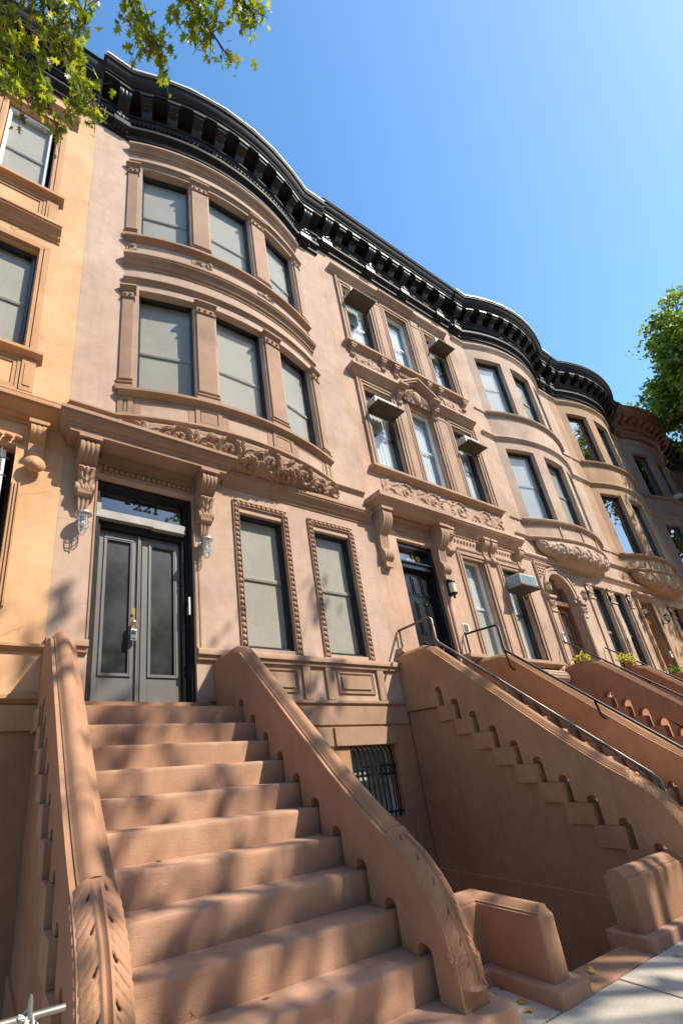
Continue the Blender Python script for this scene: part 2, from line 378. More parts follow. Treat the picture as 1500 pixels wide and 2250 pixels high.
def wallgrid(mb, P, xs, zs, holes, dep, seg=99):
    """sheet with rectangular holes and their reveals; dep = reveal depth"""
    xs = sorted(set([round(v, 4) for v in xs]+[round(h[i], 4) for h in holes for i in (0, 1)]))
    zs = sorted(set([round(v, 4) for v in zs]+[round(h[i], 4) for h in holes for i in (2, 3)]))
    def sub(a, lim):
        r = [a[0]]
        for p, q in zip(a, a[1:]):
            k = max(1, math.ceil((q-p)/lim)); r += [p+(q-p)*i/k for i in range(1, k+1)]
        return r
    xs = sub(xs, seg); inside = lambda x, z: any(h[0] < x < h[1] and h[2] < z < h[3] for h in holes)
    vs = {}; V = []; Fs = []
    def vid(i, j):
        if (i, j) not in vs: vs[(i, j)] = len(V); V.append(P(xs[i], 0, zs[j]))
        return vs[(i, j)]
    for i in range(len(xs)-1):
        for j in range(len(zs)-1):
            if not inside((xs[i]+xs[i+1])/2, (zs[j]+zs[j+1])/2): Fs.append((vid(i, j), vid(i+1, j), vid(i+1, j+1), vid(i, j+1)))
    mb.add(V, Fs)
    for h in holes:
        if len(h) > 4 and not h[4]: continue
        d = h[4] if len(h) > 4 else dep
        hx = [x for x in xs if h[0]-1e-6 <= x <= h[1]+1e-6]
        for za in (h[2], h[3]):
            mb.add([P(x, o, za) for o in (0, -d) for x in hx], [(i, i+1, len(hx)+i+1, len(hx)+i) for i in range(len(hx)-1)])
        for xa in (h[0], h[1]): mb.add([P(xa, 0, h[2]), P(xa, 0, h[3]), P(xa, -d, h[3]), P(xa, -d, h[2])], [(0, 1, 2, 3)])
def carve_field(nu, nv, aspect, seed, n, dens=1.0):
    """height field 0..1 of leafy scrolls running along a strip (u along, v across)"""
    rs = np.random.RandomState(seed); u = np.linspace(0, aspect, nu+1)[None, :].repeat(nv+1, 0); v = np.linspace(0, 1, nv+1)[:, None].repeat(nu+1, 1)
    H = np.full_like(u, .12); pitch = .235*dens
    for i in range(n):
        cx = (i+.5)/n*aspect+rs.uniform(-.06, .06)*aspect/n; cy = .5+.12*(1 if i % 2 else -1); sg = 1 if i % 2 else -1
        r0 = min(.52*dens, .62*aspect/n); dx, dy = u-cx, (v-cy)*sg; r = np.sqrt(dx*dx+dy*dy)+1e-6; th = np.arctan2(dy, dx)
        arm = np.abs(((r/pitch-th/(2*pi)+.3) % 1)-.5)*2
        ridge = np.clip(1-(arm/.62)**2, 0, 1)**.6*np.clip((r0-r)/(.25*r0), 0, 1)
        notch = 1-.35*np.abs(np.sin(th*5+r*16))**6
        H = np.maximum(H, ridge*notch*(.75+.25*r/r0)); H = np.maximum(H, np.clip(1-(r/.07)**2, 0, 1)**.5)
        for k in range(7):          # leaf tongues thrown off the scroll
            a = rs.uniform(0, 2*pi); lx, ly = cx+r0*1.02*np.cos(a), cy+r0*1.02*np.sin(a); t = a+rs.uniform(.5, 1.0)*sg
            px, py = (u-lx)*np.cos(t)+(v-ly)*np.sin(t), -(u-lx)*np.sin(t)+(v-ly)*np.cos(t); py = py-px*px*1.6*sg
            q = 1-(px/(.20*dens))**2-(py/(.062*dens))**2; H = np.maximum(H, np.clip(q, 0, 1)**.45*(.80-.25*np.exp(-(py/.014)**2)))
    e = np.minimum(1, np.minimum(v, 1-v)/.05)
    return np.clip(H, 0, 1)*e
def carved_panel(mb, P, a0, a1, z0, z1, base, amp, seed, n, nu, nv):
    H = carve_field(nu, nv, (a1-a0)/(z1-z0), seed, n)
    mb.grid(lambda s, t: P(a0+(a1-a0)*s, base+amp*H[int(round(t*nv)), int(round(s*nu))], z0+(z1-z0)*t), nu, nv)
def console(mb, P, a0, a1, zt, zb, dep, flutes=4, b=-.03):
    """scrolled S bracket with a fluted face"""
    H = zt-zb; pts = []
    for i in range(29):
        t = i/28
        o = dep*(.40+.60*cos(min(1, t/.42)*pi/2)**1.0) if t < .42 else dep*(.40-.10*sin((t-.42)/.3*pi/2) if t < .72 else .30+.20*sin((t-.72)/.28*pi))
        if t < .12: o = dep*(.90+.10*sin(t/.12*pi/2))
        elif t < .42: o = dep*(.42+.58*cos((t-.12)/.30*pi/2)**.7)
        if t > .93: o *= 1-((t-.93)/.07)*.45
        pts.append((o, zt-H*t))
    k = flutes*4
    def PP(s, t):
        i = int(round(t*28)); o, z = pts[i]; g = .05*dep*(abs(sin(s*pi*flutes))**.7-1)
        return P(a0+(a1-a0)*s, o+(g if 0 < s < 1 else 0), z)
    mb.grid(PP, k, 28)
    for a in (a0, a1):
        poly = [(b, zt)]+pts+[(b, zb)]; mb.add([P(a, o, z) for o, z in poly], [tuple(range(len(poly)))])
    mb.add([P(a0, b, zb), P(a1, b, zb), P(a1, pts[-1][0], zb), P(a0, pts[-1][0], zb)], [(0, 1, 2, 3)])
    mb.fbox(P, a0-.03, a1+.03, b, dep*1.06, zt, zt+.05)
    return mb
def ropeframe(mb, P, a0, a1, z0, z1, bead=.085, r=.036, bottom=False):
    def run(p, q):
        L = sqrt((q[0]-p[0])**2+(q[1]-p[1])**2); n = max(2, int(L/bead))
        for i in range(n):
            t = (i+.5)/n; a, z = p[0]+(q[0]-p[0])*t, p[1]+(q[1]-p[1])*t; vert = abs(q[1]-p[1]) > abs(q[0]-p[0]); c = P(a, .012, z)
            mb.blob(c, r if vert else L/n*.48, r*.9, L/n*.48 if vert else r, 8, 5)
    run((a0, z0), (a0, z1)); run((a1, z0), (a1, z1)); run((a0, z1), (a1, z1))
    for a in (a0, a1): mb.fbox(P, a-r*1.35, a-r*1.1, -.02, .03, z0, z1+r*1.35); mb.fbox(P, a+r*1.1, a+r*1.35, -.02, .03, z0, z1-r*1.1)
    mb.fbox(P, a0-r*1.1, a1+r*1.1, -.02, .03, z1+r*1.1, z1+r*1.35); mb.fbox(P, a0+r*1.35, a1-r*1.35, -.02, .03, z1-r*1.35, z1-r*1.1)
def sash(parent, P, a0, a1, z0, z1, frame='frame', shade='shade', glass='glass', depth=0, rail=.5, railmat=None, shade_z=None, label=None, fw=.034, open_low=False):
    """double-hung window filling the opening; outward face of the frame at o = -depth"""
    f = MB(); d = -depth; zm = z0+(z1-z0)*rail
    for a, b in ((a0, a0+fw), (a1-fw, a1)): f.fbox(P, a, b, d-.09, d, z0, z1)
    f.fbox(P, a0+fw, a1-fw, d-.09, d-.002, z1-fw*1.3, z1); f.fbox(P, a0+fw, a1-fw, d-.09, d-.002, z0, z0+fw*1.4)
    g = fw+.014
    for a, b in ((a0+fw, a0+g), (a1-g, a1-fw)): f.fbox(P, a, b, d-.075, d-.018, z0+fw*1.4, z1-fw*1.3)
    win = f.build('window', frame, parent, label, smooth=0)
    r = MB().fbox(P, a0+g, a1-g, d-.085, d-.066, zm-.030, zm+.030); r.fbox(P, a0+g, a1-g, d-.0659, d-.062, zm-.004, zm+.004); r.build('meeting_rail', railmat or frame, win, smooth=0)
    pn = MB(); pn.fbox(P, a0+g, a1-g, d-.052, d-.046, zm+.001, z1-fw*1.3); pn.fbox(P, a0+g, a1-g, d-.060, d-.054, z0+fw*1.4, zm)
    pn.build('pane', glass, win, smooth=0)
    za, zb = shade_z or (z0+.01, z1-.01)
    if shade in ('shade_white', 'curtain'):
        n = 28; sh = MB(); sh.grid(lambda s, t: P(a0+.01+(a1-a0-.02)*s, d-.12+.008*sin(s*n*1.9+2*sin(s*5)), za+(zb-za)*t), n*3, 2)
        sh.build('curtain', shade, win, fixn=False)
    elif shade: MB().fbox(P, a0+.005, a1-.005, d-.098, d-.092, za, zb).build('shade', shade, win, smooth=0)
    MB().fbox(P, a0-.05, a1+.05, d-.30, d-.29, z0-.05, z1+.05).build('room_backing', 'dark', win, smooth=0)
    return win
def prismx(mb, poly, x0, x1): return mb.prism(poly, lambda a, b, t: (t, a, b), x0, x1)
DIG = {'2': [[(-.30, .62), (-.24, .86), (-.02, 1.0), (.22, .92), (.30, .70), (.20, .48), (-.05, .25), (-.32, .04)], [(-.32, .04), (.10, .10), (.32, .02), (.36, .22)]],
       '1': [[(.03, 0), (.03, 1.0)], [(-.2, .82), (.03, .98)], [(-.18, .03), (.24, .03)]],
       '9': [[(.28, .70), (.16, .95), (-.10, .98), (-.28, .72), (-.12, .46), (.14, .48), (.28, .70), (.24, .35), (.02, .04), (-.22, .10)]],
       '0': [[(0, 1), (-.25, .8), (-.28, .5), (-.25, .2), (0, 0), (.25, .2), (.28, .5), (.25, .8), (0, 1)]]}
def numerals(mb, P, txt, a, z, h, o, bold=.10):
    for ch in txt:
        for st in DIG[ch]:
            for p, q in zip(st, st[1:]):
                dx, dz = q[0]-p[0], q[1]-p[1]; l = sqrt(dx*dx+dz*dz); th = bold*(1.25 if abs(dz) > abs(dx) else .75)
                nx, nz = -dz/l*th, dx/l*th; ex, ez = dx/l*th*.5, dz/l*th*.5
                poly = [(p[0]-ex+nx, p[1]-ez+nz), (q[0]+ex+nx, q[1]+ez+nz), (q[0]+ex-nx, q[1]+ez-nz), (p[0]-ex-nx, p[1]-ez-nz)]
                mb.prism(poly, lambda u, v, t: P(a+u*h, t, z+v*h), o, o+.004+.0004*random.random())
        a += h*.92
# ------------------------------------------------------------------ cornices
def cornice(parent, path, zb, mat='black', over=.58, brackets=(), mods=(), coping=None, end_board=False, zt=14.65, dent=True, carved=False, seed=1):
    """bracketed sheet-metal cornice swept along the eaves; sub-parts: brackets, modillions, coping"""
    c = MB(); h = zt-zb
    z1, z2, z3, z4 = zb+.10*h, zb+.20*h, zb+.40*h, zb+.72*h
    c.sweep(path, [(-.03, zb), (.06, zb), (.06, z1), (.10, z1+.015), (.15, z1+.05), (.15, z2), (.07, z2+.01), (-.03, z2+.01)])
    c.sweep(path, rect(-.03, .075, z2+.012, z3-.03))
    c.sweep(path, [(-.03, z3-.028), (.12, z3-.028), (.14, z3+.02), (.17, z3+.03), (.17, z3+.06), (.08, z3+.07), (-.03, z3+.07)])
    c.sweep(path, rect(-.03, .09, z3+.072, z4))
    o = over
    c.sweep(path, [(-.03, z4+.002), (o*.74, z4+.002), (o*.74, z4+.06), (o*.79, z4+.075), (o*.79, z4+.10), (o*.84, z4+.13), (o*.93, z4+.20), (o*.95, z4+.25), (o, z4+.265), (o, zt-.02), (-.03, zt-.02)])
    co = c.build('cornice', mat, parent, smooth=30)
    # dentils and frieze panels follow the path
    L = [0]
    for p, q in zip(path, path[1:]): L.append(L[-1]+sqrt((q[0]-p[0])**2+(q[1]-p[1])**2))
    def at(s):
        for i in range(len(path)-1):
            if s <= L[i+1] or i == len(path)-2:
                t = (s-L[i])/(L[i+1]-L[i]); x, y = path[i][0]+(path[i+1][0]-path[i][0])*t, path[i][1]+(path[i+1][1]-path[i][1])*t
                dx, dy = path[i+1][0]-path[i][0], path[i+1][1]-path[i][1]; l = L[i+1]-L[i]; return x, y, dx/l, dy/l
    def fr(s):
        x, y, tx, ty = at(s); return lambda a, o_, z: (x+tx*a+ty*o_, y+ty*a-tx*o_, z)
    if dent:
        d = MB(); n = int(L[-1]/.085)
        for i in range(n):
            P = fr((i+.5)*L[-1]/n); d.fbox(P, -.024, .024, .07, .118, z3-.095, z3-.03)
        d.build('dentil', mat, co, smooth=0)
    p = MB(); n = max(1, int(round(L[-1]/.62)))
    for i in range(n):
        P = fr((i+.5)*L[-1]/n); w = L[-1]/n*.5-.05; za, zc = z2+.03, z3-.115
        if carved:
            carved_panel(p, P, -w-.05, w+.05, za, zc, .077, .04, seed*31+i, 4, 36, 10)
        else:
            for a, b, e, f in ((-w, w, za, za+.018), (-w, w, zc-.018, zc), (-w, -w+.02, za+.018, zc-.018), (w-.02, w, za+.018, zc-.018)): p.fbox(P, a, b, .07, .10, e, f)
            for q in (-.35, .35): p.blob(P(q*w, .085, (za+zc)/2), .05, .03, .03, 7, 4); p.blob(P(q*w+.05, .085, (za+zc)/2-.015), .03, .025, .025, 6, 4)
            p.fbox(P, w+.015, w+.05, .07, .105, za-.02, zc+.02)
    p.build('frieze_panel', mat, co, smooth=50)
    proj = [((x-path[0][0]), x) for x in mods]
    def s_of_x(x):
        for i in range(len(path)-1):
            if path[i][0] <= x <= path[i+1][0]: return L[i]+(L[i+1]-L[i])*(x-path[i][0])/(path[i+1][0]-path[i][0])
        return 0
    for x in mods:
        P = fr(s_of_x(x)); b = MB(); w = .105; D = o*.68
        prof = [(.085, z3+.10), (.12, z3+.09), (D*.50, z3+.16), (D*.62, z3+.24), (D*.78, z3+.25), (D*.92, z4-.13), (D, z4-.11), (D, z4-.002), (.085, z4-.002)]
        b.prism(prof, lambda u, v, t: P(t, u, v), -w, w); b.fbox(P, -w-.03, w+.03, .085, D+.035, z4-.05, z4-.001)
        for q in range(5): b.blob(P(-.07+.035*q, D*.80, z3+.235), .015, .02, .025, 6, 4)
        b.build('modillion', 'black_carve' if mat == 'black' else mat, co, smooth=30)
    for x in brackets:
        P = fr(s_of_x(x)); b = MB(); console(b, P, -.115, .115, z4-.03, z1+.12, o*.70, 3); b.fbox(P, -.16, .16, .05, .19, z1-.02, z1+.115)
        for q in range(4): b.fbox(P, -.15+q*.078, -.10+q*.078, .06, .12, zb+.035, z1-.02)
        for q in range(14): b.blob(P(random.uniform(-.09, .09), o*(.2+.1*random.random()), z1+.2+random.random()*.18), .03, .03, .035, 6, 4)
        b.build('bracket', 'black_carve' if mat == 'black' else mat, co, smooth=40)
    if coping:
        cp = MB(); cp.sweep(coping, [(-.4, zt-.018), (o+.02, zt-.018), (o+.02, zt+.022), (-.4, zt+.09)]); cp.build('coping', 'coping', co, smooth=0)
    else:
        cp = MB(); cp.sweep(path, [(-.3, zt-.018), (o+.015, zt-.018), (o+.01, zt+.02), (o*.5, zt+.14), (-.3, zt+.20)]); cp.build('roof_edge', 'tar', co, smooth=30)
    if end_board:
        P = fr(0.0); b = MB()
        for i in range(7):
            a, e = i/7, (i+1)/7; D = o*.97
            prof = [(D*a+.002, max(z2+.1, zt-.06-(1-a)*0-(h*.78)*(1-a)**1.6)), (D*e-.004, max(z2+.1, zt-.06-(h*.78)*(1-e)**1.6)), (D*e-.004, zt-.03), (D*a+.002, zt-.03)]
            b.prism(prof, lambda u, v, t: P(t, u, v), -.055, -.004)
        b.build('end_board', 'brownboard', co, smooth=0)
    return co
def body(parent, x0, x1, mat, zt=14.3):
    MB().box(x0+.01, x1-.01, .62, 10.5, -1.0, zt).build('rear_building', mat, parent, smooth=0)
    MB().box(x0+.005, x1-.005, -.05, 10.6, zt+.02, zt+.12).build('roof', 'tar', parent, smooth=0)
# ------------------------------------------------------------------ the setting
structure(MB().box(-400, 400, -400, 400, -1.4, -1.2).build('ground', 'asphalt', smooth=0))
structure(MB().box(-60, 90, -17, -7.6, -1.19, -.34).build('road', 'asphalt', smooth=0))
structure(MB().box(-60, 90, -7.6, -7.42, -1.19, -.20).build('kerb', 'concrete', smooth=0, bevel=.015))
sw = MB()
for i in range(-8, 26):
    for j in range(3):
        x0, y0 = 3.62+(i-2)*1.52, -7.41+j*1.485; y1 = y0+1.475 if j < 2 else -2.965
        sw.box(x0+.006, x0+1.514, y0, y1-.01, -1.19, -.2+.004*((i*7+j*3) % 3-1))
structure(sw.build('sidewalk', 'concrete', smooth=0, bevel=.008))
structure(MB().box(2.26, 3.14, -2.962, -2.30, -1.19, -.203).build('forecourt_paving', 'concrete', smooth=0))
structure(MB().box(-12, 40, -2.30, .7, -1.19, -.95).box(3.16, 5.3, -2.5, -2.302, -1.18, -.66).box(3.16, 5.3, -2.72, -2.502, -1.18, -.43).build('areaway_floor', 'earth', smooth=0))
structure(MB().box(3.16, 5.42, -2.962, -2.722, -1.19, -.196).build('areaway_threshold', 'cheek', smooth=0, bevel=.012))

# ------------------------------------------------------------------ orange-tan house on the left
def house_left():
    h = thing('townhouse', 'orange-tan painted row house with cracked, peeling stone', 'house', (-2.7, 0, -.2), 'row houses of the terrace')
    x0, x1 = -5.44, -.002; wm = MB(); cols = [-4.30, -2.68, -1.05]
    holes = []
    for cx in cols: holes += [(cx-.38, cx+.40, 10.34, 12.45), (cx-.40, cx+.40, 6.80, 8.92), (cx-.42, cx+.50, 3.14, 5.28)]
    wallgrid(wm, W0, [x0, x1], [2.19, 13.45], holes, .20); wall = wm.build('wall', 'orange', h, smooth=0)
    bw = MB(); wallgrid(bw, lambda x, o, z: (x, -o-.02, z), [x0, x1], [-1.1, 2.19], [], 0); bw.build('basement_wall', 'base', h, smooth=0)
    body(h, x0, x1, 'orange')
    for cx in cols:
        sash(h, W0, cx-.36, cx+.34, 10.36, 12.40, 'frame_white', 'shade', 'glass_screen', .07, .5, 'frame_tan')
        sash(h, W0, cx-.38, cx+.385, 6.82, 8.90, 'frame', 'shade', 'glass_screen', .07, .5, 'frame_tan')
        sash(h, W0, cx-.38, cx+.40, 3.16, 5.24, 'frame_white', 'curtain', 'glass', .10, .55)
        sr = MB()
        for (a, b, za, zb) in ((cx-.38, cx+.40, 10.34, 12.45), (cx-.40, cx+.40, 6.80, 8.92)):
            for q, (wd, pr) in enumerate(((.17, .018), (.13, .035), (.07, .05))):
                o = wd
                for aa, bb in ((a-o, a-o+.045), (b+o-.045, b+o)): sr.fbox(W0, aa, bb, -.02, pr, za, zb+o-.045)
                sr.fbox(W0, a-o, b+o, -.02, pr+.001, zb+o-.045, zb+o)
        for q in (.03, .065, .10): sr.fbox(W0, cx+.50+q-.02, cx+.50+q, -.02, .012+q*.2, 3.14, 4.72)
        sr.build('window_casing', 'orange_trim', h, smooth=0)
        sl = MB(); pth = [(cx-.62, 0), (cx+.66, 0)]
        sl.sweep(pth, sill(10.20, 10.33, .13)); sl.sweep(pth, sill(6.68, 6.80, .13)); sl.build('window_sill', 'orange_trim', h)
        pn = MB()
        for z0, z1 in ((9.60, 10.19), (6.12, 6.67)):
            for a in (cx-.58, cx+.42): pn.fbox(W0, a, a+.17, -.02, .05, z0, z1); pn.fbox(W0, a+.04, a+.13, -.02, .062, z0+.08, z1-.1)
            for k, pr in ((0, .03), (.05, .018)): 
                for A, B in ((cx-.38+k, cx-.34+k), (cx+.37-k, cx+.41-k)): pn.fbox(W0, A, B, -.02, pr, z0+k, z1-k)
                pn.fbox(W0, cx-.34+k, cx+.37-k, -.02, pr, z0+k, z0+k+.04); pn.fbox(W0, cx-.34+k, cx+.37-k, -.02, pr, z1-k-.04, z1-k)
        pn.build('spandrel_panel', 'orange_trim', h, smooth=0)
        cc = MB(); cc.sweep([(cx-.60, 0), (cx+.68, 0)], crown(9.28, 9.56, .17)); cc.sweep([(cx-.64, 0), (cx+.74, 0)], crown(12.62, 12.84, .16)); cc.build('window_cornice', 'orange_trim', h)
        b = MB(); console(b, W0, cx+.63, cx+.81, 5.56, 5.08, .16, 3); b.blob((cx+.72, -.09, 4.99), .13, .07, .11, 10, 6); b.blob((cx+.72, -.13, 4.96), .06, .05, .06); b.build('bracket', 'orange_trim', h)
        rp = MB()
        for i in range(9): rp.blob((cx-.40+i*.115, -.03, 5.36), .052, .04, .035)
        rp.build('bead_moulding', 'orange_trim', h)
        g = MB()
        for i in range(6): g.tube([(cx-.40+i*.15, .02, 3.2), (cx-.40+i*.15, .02, 5.2)], .008, 6)
        for z in (3.6, 4.2, 4.8, 5.05): g.tube([(cx-.42, .015, z), (cx+.44, .015, z)], .008, 6)
        g.build('window_bars', 'steel', h)
    pc = MB(); pc.sweep([(x0, 0), (-.03, 0)], crown(5.62, 5.88, .26)); pc.sweep([(x0, 0), (-.03, 0)], ovolo(5.98, 6.10, .07)); pc.build('parlor_cornice', 'orange_trim', h)
    bc = MB(); bc.sweep([(x0, 0), (-.002, 0)], sill(2.66, 2.74, .06)); bc.sweep([(x0, 0), (-.002, 0)], sill(2.10, 2.20, .08)); bc.fbox(W0, x0, -.002, -.02, .05, 1.84, 2.09); bc.build('belt_course', 'orange_trim', h)
    co = cornice(h, [(x0, 0), (-.044, 0)], 13.42, 'black', .47, (), (), None, zt=14.50, dent=False)
    mesh = MB()
    for i in range(120): mesh.tube([(x0+i*.045, -.16, 13.70), (x0+i*.045, -.40, 14.12)], .004, 3, False)
    for i in range(11): mesh.tube([(x0, -.16-.024*i, 13.70+.042*i), (-.06, -.16-.024*i, 13.70+.042*i)], .004, 3, False)
    mesh.build('bird_mesh', 'wire', co, smooth=0)
house_left()

# ------------------------------------------------------------------ pink-brown house in the middle, bowed bay over a grey double door
def house_main():
    h = thing('townhouse', 'pink-brown house with a bowed two-storey bay above grey double doors', 'house', (2.72, 0, -.2), 'row houses of the terrace')
    X0, X1 = 0.0, 5.44; B = Bay(2.675, 2.025, .36)
    wm = MB(); holes = [(.45, 1.80, 1.9, 5.10, .27), (2.555, 3.43, 2.895, 5.09, .14), (4.01, 4.87, 2.895, 5.09, .14), (.66, 4.69, 6.14, 13.3, 0)]
    wallgrid(wm, W0, [X0, X1], [1.9, 2.19, 13.45], holes, .14); wm.build('wall', 'pink', h, smooth=0)
    bw = MB(); wallgrid(bw, lambda x, o, z: (x, -o-.03, z), [X0, X1], [-1.1, 2.14], [(4.12, 5.02, .55, 1.54)], .2); bw.build('basement_wall', 'base', h, smooth=0)
    body(h, X0, X1, 'pink', 14.4)
    # bay
    bm_ = MB(); win = [(.90, 1.80), (2.20, 3.17), (3.58, 4.48)]; bh = [(a, b, z0, z1) for a, b in win for z0, z1 in ((6.70, 8.97), (10.30, 12.52))]
    wallgrid(bm_, B.P, [.65, 4.70], [6.10, 13.4], bh, .22, .16); bay = bm_.build('bay_wall', 'pink', h)
    for a, b in win:
        P, L = B.frame(a-.03, b+.03, -.09)
        first = a < 1
        for z0, z1 in ((6.70, 8.97), (10.30, 12.52)):
            wn = sash(h, P, .02, L-.02, z0-.01, z1+.01, 'frame', 'shade' if first else 'shade_pale', 'glass_screen', .02, .46, 'frame_tan')
    pil = [(.655, .82), (1.84, 2.15), (3.20, 3.52), (4.51, 4.695)]
    for i, (a, b) in enumerate(pil):
        for z0, z1 in ((6.70, 8.97), (10.30, 12.52)):
            p = MB(); q = B.path(a, b, 4); k = B.path(a-.025, b+.025, 4); k2 = B.path(a-.045, b+.045, 4)
            p.sweep(q, rect(-.02, .035, z0+.23, z1-.30))
            p.sweep(k2, rect(-.02, .055, z0+.001, z0+.09)); p.sweep(k, ovolo(z0+.092, z0+.14, .065)); p.sweep(k, rect(-.02, .035, z0+.142, z0+.18)); p.sweep(k, ovolo(z0+.182, z0+.228, .05))
            p.sweep(k, ovolo(z1-.30, z1-.25, .06)); p.sweep(q, rect(-.02, .045, z1-.249, z1-.14)); p.sweep(k2, crown(z1-.139, z1-.012, .10))
            n = 2 if (b-a) < .2 else 3
            for j in range(n): p.blob(B.P(a+(b-a)*(j+.5)/n, .05, z1-.195), .028, .025, .028, 8, 5)
            p.build('pilaster', 'pink_trim', h)
    full = [(X0+.0, 0), (.60, 0)]+B.path(.65, 4.70, 30)+[(4.75, 0), (X1, 0)]; arc = B.path(.65, 4.70, 30)
    t = MB(); t.sweep([(X0, 0), (.645, 0)]+B.path(.65, 4.70, 30)[1:-1]+[(4.705, 0), (X1, 0)], ovolo(6.12, 6.23, .065)); t.build('bay_belt', 'pink_trim', h)
    for z0, z1, fn, d in ((6.60, 6.70, sill, .10), (10.20, 10.30, sill, .10), (9.12, 9.23, ovolo, .065), (12.58, 12.67, ovolo, .065), (9.50, 9.78, crown, .135), (12.93, 13.15, crown, .125)):
        t = MB(); t.sweep(arc, fn(z0, z1, d)); t.build('bay_sill' if fn is sill else 'bay_moulding', 'pink_trim', h)
    # pedestals and panels below the first bay windows
    pd = MB()
    for a, b in ((.652, .86), (1.77, 2.20), (3.15, 3.61), (4.49, 4.698)):
        for A, Bx, e, f, pr in ((a, b, 6.231, 6.599, .022), ):
            c_ = (a+b)/2; w_ = (b-a)/2
            pd.sweep(B.path(a, a+.07, 2), rect(-.02, pr, e, f)); pd.sweep(B.path(b-.07, b, 2), rect(-.02, pr, e, f))
            pd.sweep(B.path(a+.07, b-.07, 3), rect(-.02, pr, e, e+.07)); pd.sweep(B.path(a+.07, b-.07, 3), rect(-.02, pr, f-.07, f)); pd.sweep(B.path(a+.085, b-.085, 3), rect(-.02, pr-.008, e+.085, f-.085))
    for a, b in ((.87, 1.76), (2.21, 3.14), (3.62, 4.48)):
        pd.sweep(B.path(a, a+.10, 2), rect(-.02, .006, 6.231, 6.599)); pd.sweep(B.path(b-.10, b, 2), rect(-.02, .006, 6.231, 6.599)); pd.sweep(B.path(a+.1, b-.1, 8), rect(-.02, .006, 6.231, 6.275)); pd.sweep(B.path(a+.1, b-.1, 8), rect(-.02, .006, 6.52, 6.599))
    pd.build('bay_pedestal', 'pink_trim', h)
    # rosettes on the band between the bay floors
    for a, b in ((.68, .84), (1.80, 2.18), (3.19, 3.55), (4.52, 4.69)):
        r = MB(); carved_panel(r, B.P, a, b, 9.84, 10.16, .004, .05, int(a*77), 2, 26, 24); r.build('carved_rosette', 'pink_trim', h)
    # carved acanthus corbel under the bay
    nu, nv = 420, 60; H = carve_field(nu, nv, 9.0, 5, 11, 1.1)
    def SW(s, tt):
        x = .64+(4.72-.64)*s; ax, ay = B.pos(max(.65, min(4.70, x)), .03); ph = tt*pi/2; dz = .40-.10*abs(s-.5)*2
        hh = H[int(round(tt*nv)), int(round(s*nu))]*.085; y = -(.05+(-ay-.05)*cos(ph)); z = 6.125-dz*sin(ph)
        return (ax, y-hh*(.35+.65*cos(ph)), z-hh*.75*sin(ph))
    g = MB(); g.grid(SW, nu, nv); g.build('carved_corbel', 'pink_trim', h, smooth=60, fixn=False)
    # parlor floor
    pc = MB(); pc.sweep([(2.30, 0), (X1-.02, 0)], crown(5.48, 5.76, .15)); pc.build('parlor_cornice', 'pink_trim', h)
    hd = MB(); hp = [(.02, .02), (.02, -.30), (2.22, -.30), (2.22, .02)]
    for prof in (rect(-.32, .02, 5.46, 5.52), [(-.32, 5.521), (.03, 5.521), (.05, 5.56), (.08, 5.57), (.10, 5.62), (.13, 5.64), (.13, 5.665), (.155, 5.672), (.155, 5.72), (-.32, 5.72)]):
        hd.sweep([(.03, .02), (.03, -.32), (2.20, -.32), (2.20, .02)], [(o if o > 0 else -.02, z) for o, z in prof])
    hd.box(.04, 2.19, -.31, .02, 5.465, 5.715); hood = hd.build('door_hood', 'pink_trim', h)
    sl = MB(); sl.prism([(.03-.12, 5.722), (2.20+.12, 5.722), (2.1, 6.10), (.08, 6.10)], lambda a, z, t: (a, .01-(t*(6.115-z)/.39), z), 0, .44); sl.build('hood_top', 'pink_trim', hood, smooth=0)
    eg = MB()
    for i in range(17):
        c = (.52+i*.076, -.022, 5.245); eg.blob(c, .026, .03, .04, 8, 5); eg.fbox(W0, c[0]+.030, c[0]+.042, -.01, .03, 5.20, 5.29)
    eg.fbox(W0, .48, 1.78, -.01, .035, 5.292, 5.32); eg.fbox(W0, .48, 1.78, -.01, .02, 5.17, 5.197); eg.fbox(W0, .46, 1.80, -.01, .06, 5.38, 5.46); eg.build('egg_and_dart', 'pink_trim', hood)
    for cx in (.27, 1.95):
        b = MB(); console(b, W0, cx-.115, cx+.115, 5.40, 4.68, .34, 4)
        def LF(su, sv):
            u = -1+2*su; z = 5.06-.34*sv; hw = .112-.030*sv; o = .215-.10*sv-.03*sin(pi*sv); a_ = abs(u)
            f = (sv*3.2+.9*a_) % 1.0; lf = (.55+.45*f if f < .85 else 1-(f-.85)/.15*.5)*(1-.5*a_**3)
            hgt = .045*lf*min(1, sv/.08, (1-sv)/.06)+.012*cos(u*11)*(1-a_); hgt *= (1 if a_ < .93 else 0)
            return (cx+u*hw, -(o+hgt if a_ < .97 else .0), z)
        b.grid(LF, 28, 34)
        b.tube([(cx-.088, -.105, 4.715), (cx+.088, -.105, 4.715)], .052, 14); b.tube([(cx-.09, -.13, 4.745), (cx+.09, -.13, 4.745)], .03, 10)
        def DR(su, sv):
            u = -1+2*su; z = 4.67-.20*sv; hw = .075*(1-.35*sv**2); o = .095*(1-sv)**.6+.035*sv
            return (cx+u*hw, -(o+.022*abs(cos(u*4.2+sv*1.2))*(1-.3*sv)) if abs(u) < .97 else 0, z)
        b.grid(DR, 24, 12)
        b.build('hood_bracket', 'pink_trim', hood)
    dr = MB()
    for a, b, d in ((.45, .495, -.05), (1.755, 1.80, -.05), (.495, .53, -.10), (1.72, 1.755, -.10)): dr.fbox(W0, a, b, -.25, d, 2.05, 5.09)
    dr.fbox(W0, .495, 1.755, -.25, -.06, 5.03, 5.092); dr.fbox(W0, .53, 1.72, -.25, -.12, 4.42, 4.52)
